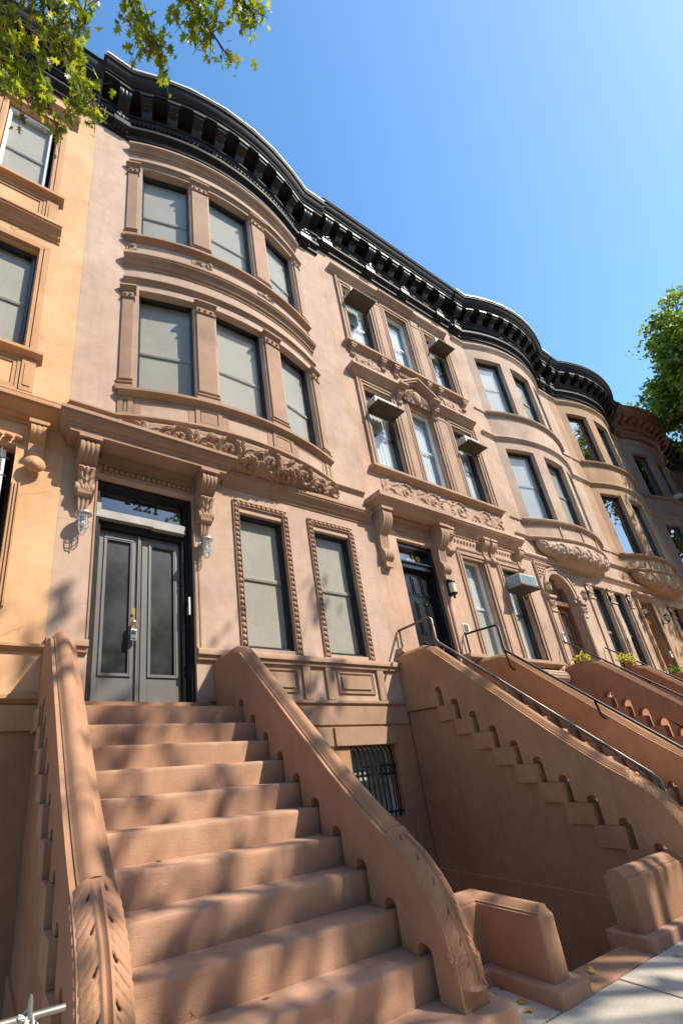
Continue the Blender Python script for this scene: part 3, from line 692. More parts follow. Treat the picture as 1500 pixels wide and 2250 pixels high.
    dj = dr.build('door_frame', 'black', h, smooth=0)
    j2 = MB(); j2.fbox(W0, 1.655, 1.72, -.25, -.16, 2.14, 4.42); j2.tube([(1.69, .15, 2.14), (1.69, .15, 4.42)], .03, 10); j2.build('door_post', 'door_black', dj)
    tb = MB(); tb.fbox(W0, .46, 1.70, -.20, -.04, 4.52, 4.64); tb.fbox(W0, .46, .52, -.2, -.045, 4.642, 4.74); tb.fbox(W0, 1.22, 1.70, -.2, -.03, 4.50, 4.519); tb.build('transom_bar', 'transom_wood', h, smooth=0, bevel=.006)
    tp = MB(); tp.fbox(W0, .53, 1.72, -.215, -.205, 4.642, 5.03); tr = tp.build('transom_pane', 'glass_mirror', h, smooth=0)
    nb = MB(); numerals(nb, W0, '221', 1.04, 4.84, .145, -.2045, .095); nb.build('house_number', 'ink', tr, smooth=0)
    em = MB(); em.blob((.90, .2045, 4.915), .045, .004, .022, 10, 4); em.build('transom_emblem', 'ink', tr)
    MB().fbox(W0, .53, 1.72, -.262, -.255, 4.64, 5.03).build('transom_backing', 'shade', tr, smooth=0)
    tf = MB(); tf.fbox(W0, .53, 1.70, -.232, -.216, 4.98, 5.03); tf.fbox(W0, .53, .57, -.232, -.216, 4.642, 4.979); tf.fbox(W0, 1.66, 1.70, -.232, -.216, 4.642, 4.979); tf.build('transom_trim', 'frame_white', tr, smooth=0)
    MB().box(.45, 1.80, -.0, .32, 2.03, 2.135).build('door_saddle', 'step', h, smooth=0, bevel=.008)
    for a, b, ga, gb in ((.53, 1.105, .655, .955), (1.12, 1.655, 1.255, 1.56)):
        lf = MB(); z0, z1 = 2.145, 4.415; ga0, gb0, za, zb = ga-.045, gb+.045, 2.47, 4.33; o0, o1 = -.25, -.19
        lf.fbox(W0, a, ga0, o0, o1, z0, z1); lf.fbox(W0, gb0, b, o0, o1, z0, z1); lf.fbox(W0, ga0, gb0, o0, o1, z0, za); lf.fbox(W0, ga0, gb0, o0, o1, zb, z1)
        d = lf.build('door_leaf', 'door_grey', h, smooth=0, bevel=.003)
        mo = MB()
        for wd, pr in ((.038, .008), (.02, .016)):
            mo.fbox(W0, ga0, ga0+wd, o1-.02, o1+pr, za, zb); mo.fbox(W0, gb0-wd, gb0, o1-.02, o1+pr, za, zb); mo.fbox(W0, ga0+wd, gb0-wd, o1-.02, o1+pr, za, za+wd); mo.fbox(W0, ga0+wd, gb0-wd, o1-.02, o1+pr, zb-wd, zb)
        mo.build('panel_moulding', 'door_grey', d, smooth=0)
        MB().fbox(W0, ga, gb, o0+.01, o1-.022, za+.04, zb-.04).build('door_pane', 'doorglass', d, smooth=0)
        if a < 1:
            k = MB(); k.fbox(W0, 1.055, 1.078, o1, o1+.03, 2.15, 4.41); k.fbox(W0, 1.085, 1.10, o1, o1+.022, 2.15, 4.41); k.build('astragal', 'door_grey', d, smooth=0)
            k = MB(); k.fbox(W0, .975, 1.045, o1, o1+.012, 3.08, 3.36); k.tube([(1.01, .175, 3.27), (1.01, .155, 3.27)], .018, 12); k.tube([(1.01, .19, 3.145), (1.01, .13, 3.145)], .014, 10); k.blob((1.01, .12, 3.145), .034, .026, .034, 12, 8); k.build('door_handle', 'brass', d)
    for cx0, cx1 in ((2.525, 3.455), (3.975, 4.90)):
        r = MB(); ropeframe(r, W0, cx0, cx1, 2.83, 5.235, .085, .037); r.build('bead_moulding', 'pink_trim', h)
    for a, b in ((2.555, 3.43), (4.01, 4.87)):
        sash(h, W0, a+.005, b-.03, 2.90, 5.085, 'frame', 'shade', 'glass_screen', .07, .52, 'frame_tan')
    bc = MB()
    for xa, xb in ((X0+.002, .448), (1.802, X1-.03)): bc.sweep([(xa, 0), (xb, 0)], [(-.02, 2.68), (.04, 2.68), (.05, 2.735), (.075, 2.745), (.075, 2.805), (.06, 2.825), (-.02, 2.83)])
    bc.build('belt_course', 'pink_trim', h)
    wt = MB(); wt.sweep([(1.95, 0), (X1-.01, 0)], sill(2.10, 2.19, .06)); wt.fbox(W0, 1.95, X1-.01, -.02, .052, 1.84, 2.098)
    wt.fbox(W0, 3.86, 5.05, -.02, .075, 1.55, 1.80); wt.fbox(W0, 2.6, 3.83, -.02, .06, 1.55, 1.80); wt.build('water_table', 'pink_trim', h, smooth=0, bevel=.006)
    pn = MB()
    for a, b in ((2.56, 3.45), (4.03, 4.92)):
        for A, Bx in ((a-.16, a-.02), (b, b+.14)): pn.fbox(W0, A, Bx, -.02, .035, 2.20, 2.675)
        for k, pr in ((.075, .022), (.10, .012)):
            pn.fbox(W0, a+k, a+k+.022, -.02, pr, 2.22+k, 2.66-k*.5); pn.fbox(W0, b-k-.022, b-k, -.02, pr, 2.22+k, 2.66-k*.5); pn.fbox(W0, a+k+.022, b-k-.022, -.02, pr, 2.22+k, 2.242+k); pn.fbox(W0, a+k+.022, b-k-.022, -.02, pr, 2.638-k*.5, 2.66-k*.5)
        pn.fbox(W0, a+.15, b-.15, -.02, .03, 2.36, 2.57)
    pn.build('spandrel_panel', 'pink_trim', h, smooth=0, bevel=.004)
    # door jamb trims
    jt = MB()
    for xx in (.425, 1.803): jt.fbox(W0, xx, xx+.022, -.02, .016, 2.84, 5.10)
    for xx in (1.86, ): jt.fbox(W0, xx, xx+.02, -.02, .012, 2.84, 4.3)
    jt.build('jamb_trim', 'pink_trim', h, smooth=0)
    # basement window behind an iron grille
    wnd = sash(h, W0, 4.13, 5.01, .55, 1.53, 'frame_white', 'shade_pale', 'glass', .10, .5)
    g = MB()
    for i in range(10):
        x = 4.16+i*.092; g.tube([(x, .06, .56), (x, .02, .70), (x, .02, 1.40), (x, .05, 1.50), (x, .10, 1.53)], .011, 6)
    for z in (.62, 1.12, 1.24): g.fbox(W0, 4.12, 5.02, -.03, -.005, z, z+.025)
    for i in range(9):
        x = 4.206+i*.092; g.tube([(x+.036*cos(t*pi/5), .02, 1.185+.036*sin(t*pi/5)) for t in range(11)], .006, 5, False)
    g.build('window_grille', 'iron', wnd)
    # cornice
    path = [(X0+.012, 0), (.60, 0)]+B.path(.65, 4.70, 26)[1:-1]+[(4.75, 0), (X1-.02, 0)]
    rough = [(X0+.0, 0), (.60, 0)]+[B.pos(x) for x in (1.15, 1.75, 2.45, 3.1, 3.65, 4.2)]+[(4.75, 0), (X1-.02, 0)]
    L = 4.19; mods = [.65+4.05*(i+.62)/8.2 for i in range(8)]
    cornice(h, path, 13.36, 'black', .58, (.44, 4.99), mods, rough, True, zt=14.62)
house_main()

# ------------------------------------------------------------------ tan flat-fronted house
def casing(mb, a, b, z0, z1):
    for o, pr, wd in ((.155, .03, .05), (.10, .045, .035), (.055, .022, .055)):
        mb.fbox(W0, a-o, a-o+wd, -.02, pr, z0, z1+o-wd); mb.fbox(W0, b+o-wd, b+o, -.02, pr, z0, z1+o-wd); mb.fbox(W0, a-o, b+o, -.02, pr+.0015, z1+o-wd, z1+o)
def house_flat():
    h = thing('townhouse', 'tan flat-fronted brownstone with a small pediment and four window air conditioners', 'house', (8.05, 0, -.2), 'row houses of the terrace')
    X0, X1 = 5.442, 10.66; up = [(6.10, 7.00), (7.62, 8.46), (9.20, 10.02)]
    holes = [(a, b, z0, z1) for a, b in up for z0, z1 in ((7.02, 9.36), (10.60, 12.74))]+[(6.12, 7.20, 1.9, 5.36, .30), (8.10, 8.88, 3.10, 5.36), (9.52, 10.32, 3.10, 5.36)]
    wm = MB(); wallgrid(wm, W0, [X0, X1], [1.9, 13.8], holes, .20); wm.build('wall', 'tan2', h, smooth=0)
    bw = MB(); wallgrid(bw, lambda x, o, z: (x, -o-.02, z), [X0, X1], [-1.1, 2.14], [], 0); bw.build('basement_wall', 'base', h, smooth=0)
    body(h, X0, X1, 'tan2', 14.5)
    for i, (a, b) in enumerate(up):
        for z0, z1 in ((7.02, 9.36), (10.60, 12.74)):
            sash(h, W0, a+.01, b-.01, z0, z1, 'frame' if i != 1 else 'frame_white', 'shade_white', 'glass', .10, .52 if i == 1 else .48)
            c = MB(); casing(c, a, b, z0, z1); c.build('window_casing', 'tan2_trim', h, smooth=0)
    pl = MB()
    for z0, z1 in ((7.02, 9.55), (10.60, 12.95)):
        for a, b in ((7.19, 7.43), (8.65, 9.01)): pl.fbox(W0, a, b, -.02, .03, z0, z1-.22); pl.fbox(W0, a-.01, b+.01, -.02, .042, z1-.22, z1-.17); pl.fbox(W0, a+.03, b-.03, -.02, .03, z1-.165, z1)
        for a in (5.90, 10.20): pl.fbox(W0, a, a+.05, -.02, .05, z0, z1)
    pl.build('pilaster', 'tan2_trim', h, smooth=0)
    m_ = MB(); m_.sweep([(5.74, 0), (10.20, 0)], crown(12.96, 13.20, .15)); m_.sweep([(7.35, 0), (8.72, 0)], crown(12.965, 13.195, .19)); m_.build('window_cornice', 'tan2_trim', h)
    for z0, z1, d, a, b in ((10.44, 10.58, .14, 5.78, 10.26), (6.86, 6.99, .14, 5.78, 10.32)):
        m_ = MB(); m_.sweep([(a, 0), (b, 0)], sill(z0, z1, d)); m_.build('window_sill', 'tan2_trim', h)
    m_ = MB(); m_.sweep([(5.72, 0), (7.30, 0)], crown(9.48, 9.74, .20)); m_.sweep([(8.50, 0), (10.16, 0)], crown(9.48, 9.74, .20)); m_.build('window_cornice', 'tan2_trim', h)
    pdm = MB()
    for (ax, az), (bx, bz) in (((7.18, 9.74), (7.88, 10.14)), ((8.58, 9.74), (7.88, 10.14))):
        for o, k in ((.27, .0), (.24, -.05), (.18, -.10), (.10, -.15)): pdm.prism([(ax, az+k), (bx, bz+k), (bx, bz+k-.047), (ax, az+k-.047)], lambda a, z, t: (a, t, z), .02, -o)
    pdm.sweep([(7.16, 0), (7.42, 0)], crown(9.50, 9.705, .28)); pdm.sweep([(8.34, 0), (8.60, 0)], crown(9.50, 9.705, .28))
    pdm.prism([(7.30, 9.55), (8.46, 9.55), (8.46, 9.62), (7.88, 9.95), (7.30, 9.62)], lambda a, z, t: (a, t, z), .02, -.08); pdm.build('pediment', 'tan2_trim', h, smooth=0)
    cs = MB(); carved_panel(cs, W0, 7.42, 8.34, 9.40, 9.84, .082, .07, 3, 4, 60, 34); cs.blob((7.88, -.10, 9.62), .13, .07, .20, 12, 8); cs.build('carved_cartouche', 'tan2_trim', h, smooth=60)
    for cx in (7.24, 8.52): b = MB(); console(b, W0, cx-.07, cx+.07, 9.49, 9.20, .16, 3); b.build('bracket', 'tan2_trim', h)
    for cx in (5.98, 6.97, 7.42, 8.62, 9.08, 10.08): b = MB(); console(b, W0, cx-.06, cx+.06, 10.43, 10.16, .12, 2); b.build('bracket', 'tan2_trim', h)
    for a, b, s_ in ((6.10, 6.86, 4), (9.22, 9.98, 9)):
        c = MB(); carved_panel(c, W0, a, b, 9.82, 10.38, .004, .035, s_, 3, 54, 40); c.build('carved_panel', 'tan2_trim', h, smooth=60)
    dl = MB()
    for i in range(12): dl.fbox(W0, 7.55+i*.075, 7.59+i*.075, -.01, .05, 10.30, 10.40)
    dl.build('dentil_row', 'tan2_trim', h, smooth=0)
    c = MB(); carved_panel(c, W0, 6.05, 10.22, 6.18, 6.82, .004, .045, 21, 9, 300, 46); c.blob((8.0, -.01, 6.5), .25, .05, .25, 20, 8)
    for i in range(14): c.blob((8.0+.17*cos(i*pi/7), -.05, 6.5+.17*sin(i*pi/7)), .03 if i % 7 else .05, .02, .03, 6, 4)
    c.fbox(W0, 5.95, 10.32, -.02, .02, 6.10, 6.165); c.build('carved_panel', 'tan2_trim', h, smooth=60)
    hd = MB(); prof = [(-.02, 5.80), (.03, 5.80), (.05, 5.84), (.08, 5.86), (.08, 5.90), (.12, 5.94), (.16, 5.96), (.16, 6.06), (.06, 6.10), (-.02, 6.10)]
    hd.sweep([(5.60, .02), (5.60, -.24), (7.40, -.24), (7.40, .02)], prof); hd.box(5.60, 7.40, -.24, .02, 5.802, 6.09); hood = hd.build('door_hood', 'tan2_trim', h)
    eg = MB()
    for i in range(15): eg.blob((6.20+i*.066, -.02, 5.50), .024, .025, .032, 7, 4)
    for i in range(20): eg.blob((6.0+i*.066, -.10, 5.76), .024, .03, .026, 6, 4)
    eg.fbox(W0, 6.13, 7.19, -.01, .03, 5.545, 5.57); eg.fbox(W0, 5.9, 7.3, -.02, .09, 5.785, 5.80); eg.build('egg_and_dart', 'tan2_trim', hood)
    for cx in (5.68, 7.33): b = MB(); console(b, W0, cx-.115, cx+.115, 5.75, 4.72, .28, 4); b.fbox(W0, cx-.09, cx+.09, -.02, .10, 4.62, 4.72); b.build('hood_bracket', 'tan2_trim', hood)
    pc = MB(); pc.sweep([(7.58, 0), (X1-.05, 0)], crown(5.90, 6.22, .20)); pc.build('parlor_cornice', 'tan2_trim', h)
    for cx in (7.72, 8.98, 9.26, 10.34): b = MB(); console(b, W0, cx-.085, cx+.085, 5.84, 5.30, .17, 3); b.build('bracket', 'tan2_trim', h)
    rp = MB()
    for a, b in ((8.0, 8.92), (9.42, 10.38)):
        for i in range(int((b-a)/.062)): rp.blob((a+.03+i*.062, -.02, 5.50), .026, .03, .05, 6, 4)
    for i in range(24): rp.blob((7.85+i*.11, -.06, 5.78), .04, .04, .03, 6, 4)
    rp.build('bead_moulding', 'tan2_trim', h)
    c = MB()
    for a, b in ((8.10, 8.88), (9.52, 10.32)):
        casing(c, a, b, 3.10, 5.30)
    c.fbox(W0, 7.255, 7.275, -.02, .03, 3.1, 4.6); c.fbox(W0, 7.30, 7.315, -.02, .02, 3.1, 4.6); c.build('window_casing', 'tan2_trim', h, smooth=0)
    sash(h, W0, 8.11, 8.87, 3.11, 5.34, 'frame_white', 'shade_pale', 'glass', .12, .5)
    sash(h, W0, 9.53, 10.31, 3.11, 5.34, 'frame', 'shade_white', 'glass', .12, .5)
    s_ = MB(); s_.sweep([(7.30, 0), (X1, 0)], sill(2.95, 3.09, .16)); s_.sweep([(5.50, 0), (6.10, 0)], sill(2.92, 3.07, .14)); s_.build('parlor_sill', 'tan2_trim', h)
    cb = MB(); cb.tube([(9.45, -.04, 2.76), (10.60, -.04, 2.76)], .15, 16); H = carve_field(90, 24, 5, 77, 7)
    for i in range(26):
        for j in range(5): an = 2.6+.42*j; cb.blob((9.5+i*.042+.02*(j % 2), -.04+.15*cos(an), 2.76+.15*sin(an)), .014, .014, .014, 5, 4)
    cb.build('carved_bolster', 'tan2_trim', h)
    wt = MB(); wt.sweep([(7.85, 0), (X1, 0)], sill(2.10, 2.19, .06)); wt.fbox(W0, 7.85, X1, -.02, .05, 1.84, 2.098); wt.build('water_table', 'tan2_trim', h, smooth=0)
    # black panelled door
    f = MB()
    for a, b in ((6.12, 6.20), (7.12, 7.20)): f.fbox(W0, a, b, -.29, -.06, 2.2, 5.35)
    f.fbox(W0, 6.20, 7.12, -.29, -.08, 5.26, 5.35); f.fbox(W0, 6.20, 7.12, -.29, -.10, 4.82, 4.92); f.fbox(W0, 6.20, 7.12, -.29, -.06, 4.92, 4.95); f.build('door_frame', 'door_black', h, smooth=0)
    l = MB(); l.fbox(W0, 6.21, 7.11, -.28, -.225, 2.26, 4.815)
    for zz, hh in ((4.28, .42), (3.50, .68), (3.02, .34), (2.40, .52)):
        for i in range(3):
            a = 6.30+i*.265; l.fbox(W0, a, a+.20, -.23, -.21, zz, zz+hh); l.fbox(W0, a+.035, a+.165, -.22, -.195, zz+.035, zz+hh-.035)
    d = l.build('door_leaf', 'door_black', h, smooth=0, bevel=.006)
    k = MB(); k.blob((7.05, .20, 3.22), .03, .03, .03, 10, 6); k.build('door_handle', 'brass', d)
    MB().fbox(W0, 6.25, 6.285, -.22, -.19, 2.26, 4.8).build('screen_edge', 'galv', d, smooth=0)
    t = MB(); t.fbox(W0, 6.20, 7.12, -.205, -.195, 4.95, 5.26); t = t.build('transom_pane', 'glass_mirror', h, smooth=0)
    MB().fbox(W0, 6.20, 7.12, -.285, -.28, 4.95, 5.26).build('transom_backing', 'dark', t, smooth=0)
    nb = MB(); numerals(nb, W0, '219', 6.60, 5.02, .16, -.1945, .07); nb.build('house_number', 'gold', t, smooth=0)
    MB().box(6.12, 7.20, 0.0, .36, 2.0, 2.25).build('door_saddle', 'cheek2', h, smooth=0)
    cornice(h, [(X0+.0, 0), (X1-.02, 0)], 13.72, 'black', .56, (5.72, 7.24, 8.60, 10.14), (6.18, 6.64, 7.70, 8.14, 9.08, 9.58), None, zt=14.86, dent=True)
house_flat()

# ------------------------------------------------------------------ three bowed houses farther right
def house_bow(X0, X1, label, wallm, trimm, corm, shades, glass, door, seed, zt, carved):
    h = thing('townhouse', label, 'house', ((X0+X1)/2, 0, -.2), 'row houses of the terrace'); W = X1-X0; X1 -= .004
    cx = X0+2.66; B = Bay(cx, 2.10, .38); ba, bb = cx-2.10, cx+2.10
    win = [(cx-1.84, cx-.84), (cx-.40, cx+.72), (cx+1.02, cx+1.84)]
    dx0, dx1 = (X0+.72, X0+1.92) if door == 'arch' else (X0+.46, X0+1.42)
    ptop = 5.52 if door == 'arch' else 5.40
    pw = [(X0+3.10, X0+3.92), (X0+4.36, X0+5.14)]
    wm = MB(); wallgrid(wm, W0, [X0, X1], [1.9, 13.7], [(dx0, dx1, 1.9, ptop, .30)]+[(a, b, 3.15, 5.50, .18) for a, b in pw]+[(ba+.01, bb-.01, 6.42, 13.6, 0)], .2); wm.build('wall', wallm, h, smooth=0)
    bw = MB(); wallgrid(bw, lambda x, o, z: (x, -o-.02, z), [X0, X1], [-1.1, 2.14], [], 0); bw.build('basement_wall', 'base', h, smooth=0)
    body(h, X0, X1, wallm, 14.5)
    bm_ = MB(); wallgrid(bm_, B.P, [ba, bb], [6.38, 13.68], [(a, b, z0, z1) for a, b in win for z0, z1 in ((7.04, 9.34), (10.68, 12.86))], .2, .16); bm_.build('bay_wall', wallm, h)
    for a, b in win:
        P, L = B.frame(a-.03, b+.03, -.10)
        for z0, z1 in ((7.04, 9.34), (10.68, 12.86)): sash(h, P, .02, L-.02, z0-.01, z1+.01, 'frame', shades, glass, .01, .52, 'frame' if glass == 'glass_mirror' else 'frame_tan')
    full = [(X0, 0)]+[(ba-.003, 0)]+B.path(ba, bb, 26)[1:-1]+[(bb+.003, 0), (X1, 0)]; arc = B.path(ba, bb, 26)
    t = MB(); t.sweep(full, crown(13.24, 13.42, .08)); t.build('bay_moulding', trimm, h)
    t = MB(); t.sweep(full, crown(9.58, 9.74, .08)); t.build('bay_moulding', trimm, h)
    t = MB(); t.sweep(full, ovolo(6.38, 6.48, .08)); t.build('bay_belt', trimm, h)
    for zs in (7.02, 10.66):
        t = MB(); t.sweep(arc, ovolo(zs-.13, zs-.01, .10)); sl = t.build('bay_sill', trimm, h)
        e = MB(); n = 64
        for i in range(n): e.blob(B.P(ba+(bb-ba)*(i+.5)/n, .075, zs-.075), .026, .03, .034, 6, 4)
        e.build('egg_and_dart', trimm, sl)
        k = MB()
        for a0, a1 in ((X0+.02, ba-.02), (bb+.02, X1-.02)):
            if a1-a0 > .1: 
                for i in range(int((a1-a0)/.05)): k.blob((a0+.025+i*.05, -.01, zs-.07+.012*sin(i*1.7)), .03, .03, .028, 6, 4)
        k.build('rope_band', trimm, h)
    rb = MB()
    for x in (cx-.95, cx+.02, cx+1.0): rb.sweep(B.path(x, x+.05, 1), rect(-.02, .025, 6.49, 6.88))
    rb.build('bay_rib', trimm, h, smooth=0)
    nu, nv = 200, 34; H = carve_field(nu, nv, 8, seed, 14, .8)
    def SW(s, tt):
        x = ba+.24+(bb-ba-.48)*s; ph = tt*pi/2; e = max(0, sin(pi*s))**.38; ax, ay = B.pos(x, .015)
        hh = H[int(round(tt*nv)), int(round(s*nu))]*.05; dz = .60*e; y = -(.03+(-ay-.03)*cos(ph)**.8); z = 6.385-dz*sin(ph)
        return (ax, y-hh*cos(ph)-.10*sin(2*ph)*e, z-hh*sin(ph)*.6)
    g = MB(); g.grid(SW, nu, nv); g.build('carved_corbel', trimm, h, smooth=60, fixn=False)
    pc = MB(); pc.sweep([(X0, 0), (X1, 0)], crown(5.74, 5.93, .09)); pc.build('parlor_cornice', trimm, h)
    # parlor windows: carved capitals, carved mullion
    for a, b in pw: sash(h, W0, a+.01, b-.01, 3.16, 5.49, 'frame', 'curtain' if glass != 'glass_mirror' else 'shade_pale', 'glass' if glass != 'glass_mirror' else glass, .10, .45, 'frame_tan')
    cp = MB(); k = 0
    for a, b in ((pw[0][0]-.36, pw[0][0]-.06), (pw[0][1]+.06, pw[1][0]-.06), (pw[1][1]+.06, min(pw[1][1]+.28, X1-.02))):
        carved_panel(cp, W0, a, b, 5.08, 5.44, .03, .05, seed+k, 2, 26, 26); cp.fbox(W0, a-.02, b+.02, -.02, .07, 5.44, 5.49); cp.fbox(W0, a-.01, b+.01, -.02, .06, 5.04, 5.08); cp.fbox(W0, a+.01, b-.01, -.02, .035, 3.16, 5.04); k += 1
    cp.build('capital', trimm, h, smooth=60)
    cm = MB(); carved_panel(cm, W0, pw[0][1]+.10, pw[1][0]-.10, 3.3, 4.98, .036, .03, seed+9, 2, 14, 110); cm.build('carved_mullion', trimm, h, smooth=60)
    s_ = MB(); s_.sweep([(dx1+.25, 0), (X1, 0)], sill(2.98, 3.12, .13)); s_.build('parlor_sill', trimm, h)
    dm = 'door_wood' if door == 'arch' else 'door_gold'; dc = (dx0+dx1)/2; r = (dx1-dx0)/2
    if door == 'arch':
        ar = MB(); zs = 4.92; n = 18
        for sgn in (-1, 1):
            pts = [(dc+sgn*r, zs)]+[(dc+sgn*r*cos(t*pi/2/n), zs+r*sin(t*pi/2/n)) for t in range(1, n+1)]+[(dc, ptop+.01), (dc+sgn*(r+.01), ptop+.01)]
            ar.prism(pts, lambda a, z, t: (a, t, z), .30, -.012)
        for ro, ri, pr in ((r+.09, r-.0, .03), (r+.17, r+.11, .05)):
            pts = [(dc+ro*cos(pi-t*pi/30), zs+ro*sin(pi-t*pi/30)) for t in range(31)]+[(dc+ri*cos(t*pi/30), zs+ri*sin(t*pi/30)) for t in range(31)]
            for t in range(30):
                q = [pts[t], pts[t+1], pts[60-t], pts[61-t]]; ar.prism(q, lambda a, z, t_: (a, t_, z), .0, -pr)
        ar.build('door_arch', trimm, h, smooth=30)
        sp = MB()
        for sgn in (-1, 1):
            n2 = 5
            for i in range(n2):
                for j in range(n2-i): sp.blob((dc+sgn*(r+.20-.10*i), -.01, 5.68-.085*j), .055, .035, .045, 7, 4)
        for sgn in (-1, 1):
            a = dc+sgn*(r+.16)-.13; carved_panel(sp, W0, a, a+.26, 4.46, 4.74, .06, .06, seed+3, 2, 24, 24); sp.fbox(W0, a-.03, a+.29, -.02, .13, 4.74, 4.80); sp.fbox(W0, a, a+.26, -.02, .07, 4.40, 4.74)
            sp.fbox(W0, a+.03, a+.23, -.02, .045, 3.05, 4.40)
        for i in range(26): sp.blob((dc+r+.05, -.03, 3.1+i*.05), .05, .05, .04, 6, 4)
        sp.fbox(W0, dc-r-.36, dc+r+.36, -.02, .05, 5.70, 5.735); sp.fbox(W0, dc-r-.36, dc-r-.33, -.02, .05, 3.1, 5.70); sp.build('door_carving', trimm, h, smooth=50)
        hz = 4.70
    else:
        t = MB(); t.sweep([(dx0-.18, 0), (dx1+.18, 0)], crown(5.42, 5.64, .12))
        for a in (dx0-.10, dx1): t.fbox(W0, a, a+.10, -.02, .05, 3.1, 5.40)
        for i in range(44):
            for a in (dx0-.15, dx1+.15): t.blob((a, -.02, 3.15+i*.05), .03, .03, .03, 6, 4)
        t.build('door_surround', trimm, h, smooth=30); hz = 4.72
    f = MB()
    for a, b in ((dx0, dx0+.10), (dx1-.10, dx1)): f.fbox(W0, a, b, -.30, -.16, 2.2, ptop)
    f.fbox(W0, dx0+.10, dx1-.10, -.30, -.13, hz, hz+.12); f.fbox(W0, dx0+.1, dx1-.1, -.30, -.18, ptop-.09, ptop); f.build('door_frame', dm, h, smooth=0, bevel=.006)
    lf = MB(); a, b = dx0+.10, dx1-.10; nl = 2 if door == 'arch' else 1; ws = (b-a)/nl
    for i in range(nl):
        A, Bx = a+i*ws+.004, a+(i+1)*ws-.004; e = .10 if nl == 2 else .16
        lf = MB(); lf.fbox(W0, A, A+e, -.28, -.22, 2.26, hz); lf.fbox(W0, Bx-e, Bx, -.28, -.22, 2.26, hz); lf.fbox(W0, A+e, Bx-e, -.28, -.22, hz-.14, hz); lf.fbox(W0, A+e, Bx-e, -.28, -.22, 2.26, 2.72)
        lf.fbox(W0, A+e+.03, Bx-e-.03, -.24, -.205, 2.36, 2.64); d = lf.build('door_leaf', dm, h, smooth=0, bevel=.005)
        MB().fbox(W0, A+e, Bx-e, -.26, -.25, 2.72, hz-.14).build('door_pane', 'doorglass', d, smooth=0)
        k = MB(); k.fbox(W0, (Bx if i == 0 else A)-.05, (Bx if i == 0 else A)+.03, -.22, -.205, 3.05, 3.40); k.blob((Bx-.03 if i == 0 else A+.03, .17, 3.2), .03, .03, .03, 8, 6); k.build('door_handle', 'aged_brass', d)
    tp = MB().fbox(W0, dx0+.1, dx1-.1, -.235, -.225, hz+.12, ptop-.09).build('transom_pane', 'glass_mirror', h, smooth=0)
    MB().fbox(W0, dx0+.1, dx1-.1, -.285, -.28, hz+.12, ptop-.09).build('transom_backing', 'dark', tp, smooth=0)
    MB().box(dx0, dx1, 0.0, .36, 2.0, 2.25).build('door_saddle', 'cheek3', h, smooth=0)
    wt = MB(); wt.sweep([(X0+2.5, 0), (X1, 0)], sill(2.10, 2.19, .06)); wt.build('water_table', trimm, h, smooth=0)
    path = [(X0+.02, 0)]+[(ba-.003, 0)]+B.path(ba, bb, 26)[1:-1]+[(bb+.003, 0), (X1-.02, 0)]
    rough = path if corm != 'black' or X0 > 16.05 else [(X0+.02, 0), (ba, 0)]+[B.pos(ba+(bb-ba)*i/9) for i in range(1, 9)]+[(bb, 0), (X1-.02, 0)]
    cornice(h, path, 13.62, corm, .58, (X0+.28, X1-.34), [ba+(bb-ba)*(i+.55)/9.1 for i in range(9)], rough if X0 < 16.05 else None, zt=zt, carved=carved, seed=seed)
house_bow(10.664, 16.10, 'light tan bowed house with an arched double doorway and pale shaded windows', 'tan3', 'tan3', 'black', 'shade_pale', 'glass', 'arch', 11, 14.86, True)
house_bow(16.10, 21.42, 'warm tan bowed house with a golden oak door, partly in tree shade', 'tan4', 'tan4', 'black', None, 'glass_mirror', 'square', 12, 14.80, False)
house_bow(21.42, 26.80, 'red-brown bowed house with a copper-brown cornice behind the tall street tree', 'red5', 'red5', 'copperbrown', None, 'glass_mirror', 'square', 13, 14.9, True)
house_bow(26.80, 32.2, 'dark shaded house with a dark cornice, farthest along the terrace', 'dark6', 'dark6', 'black', None, 'glass_mirror', 'square', 14, 14.9, False)
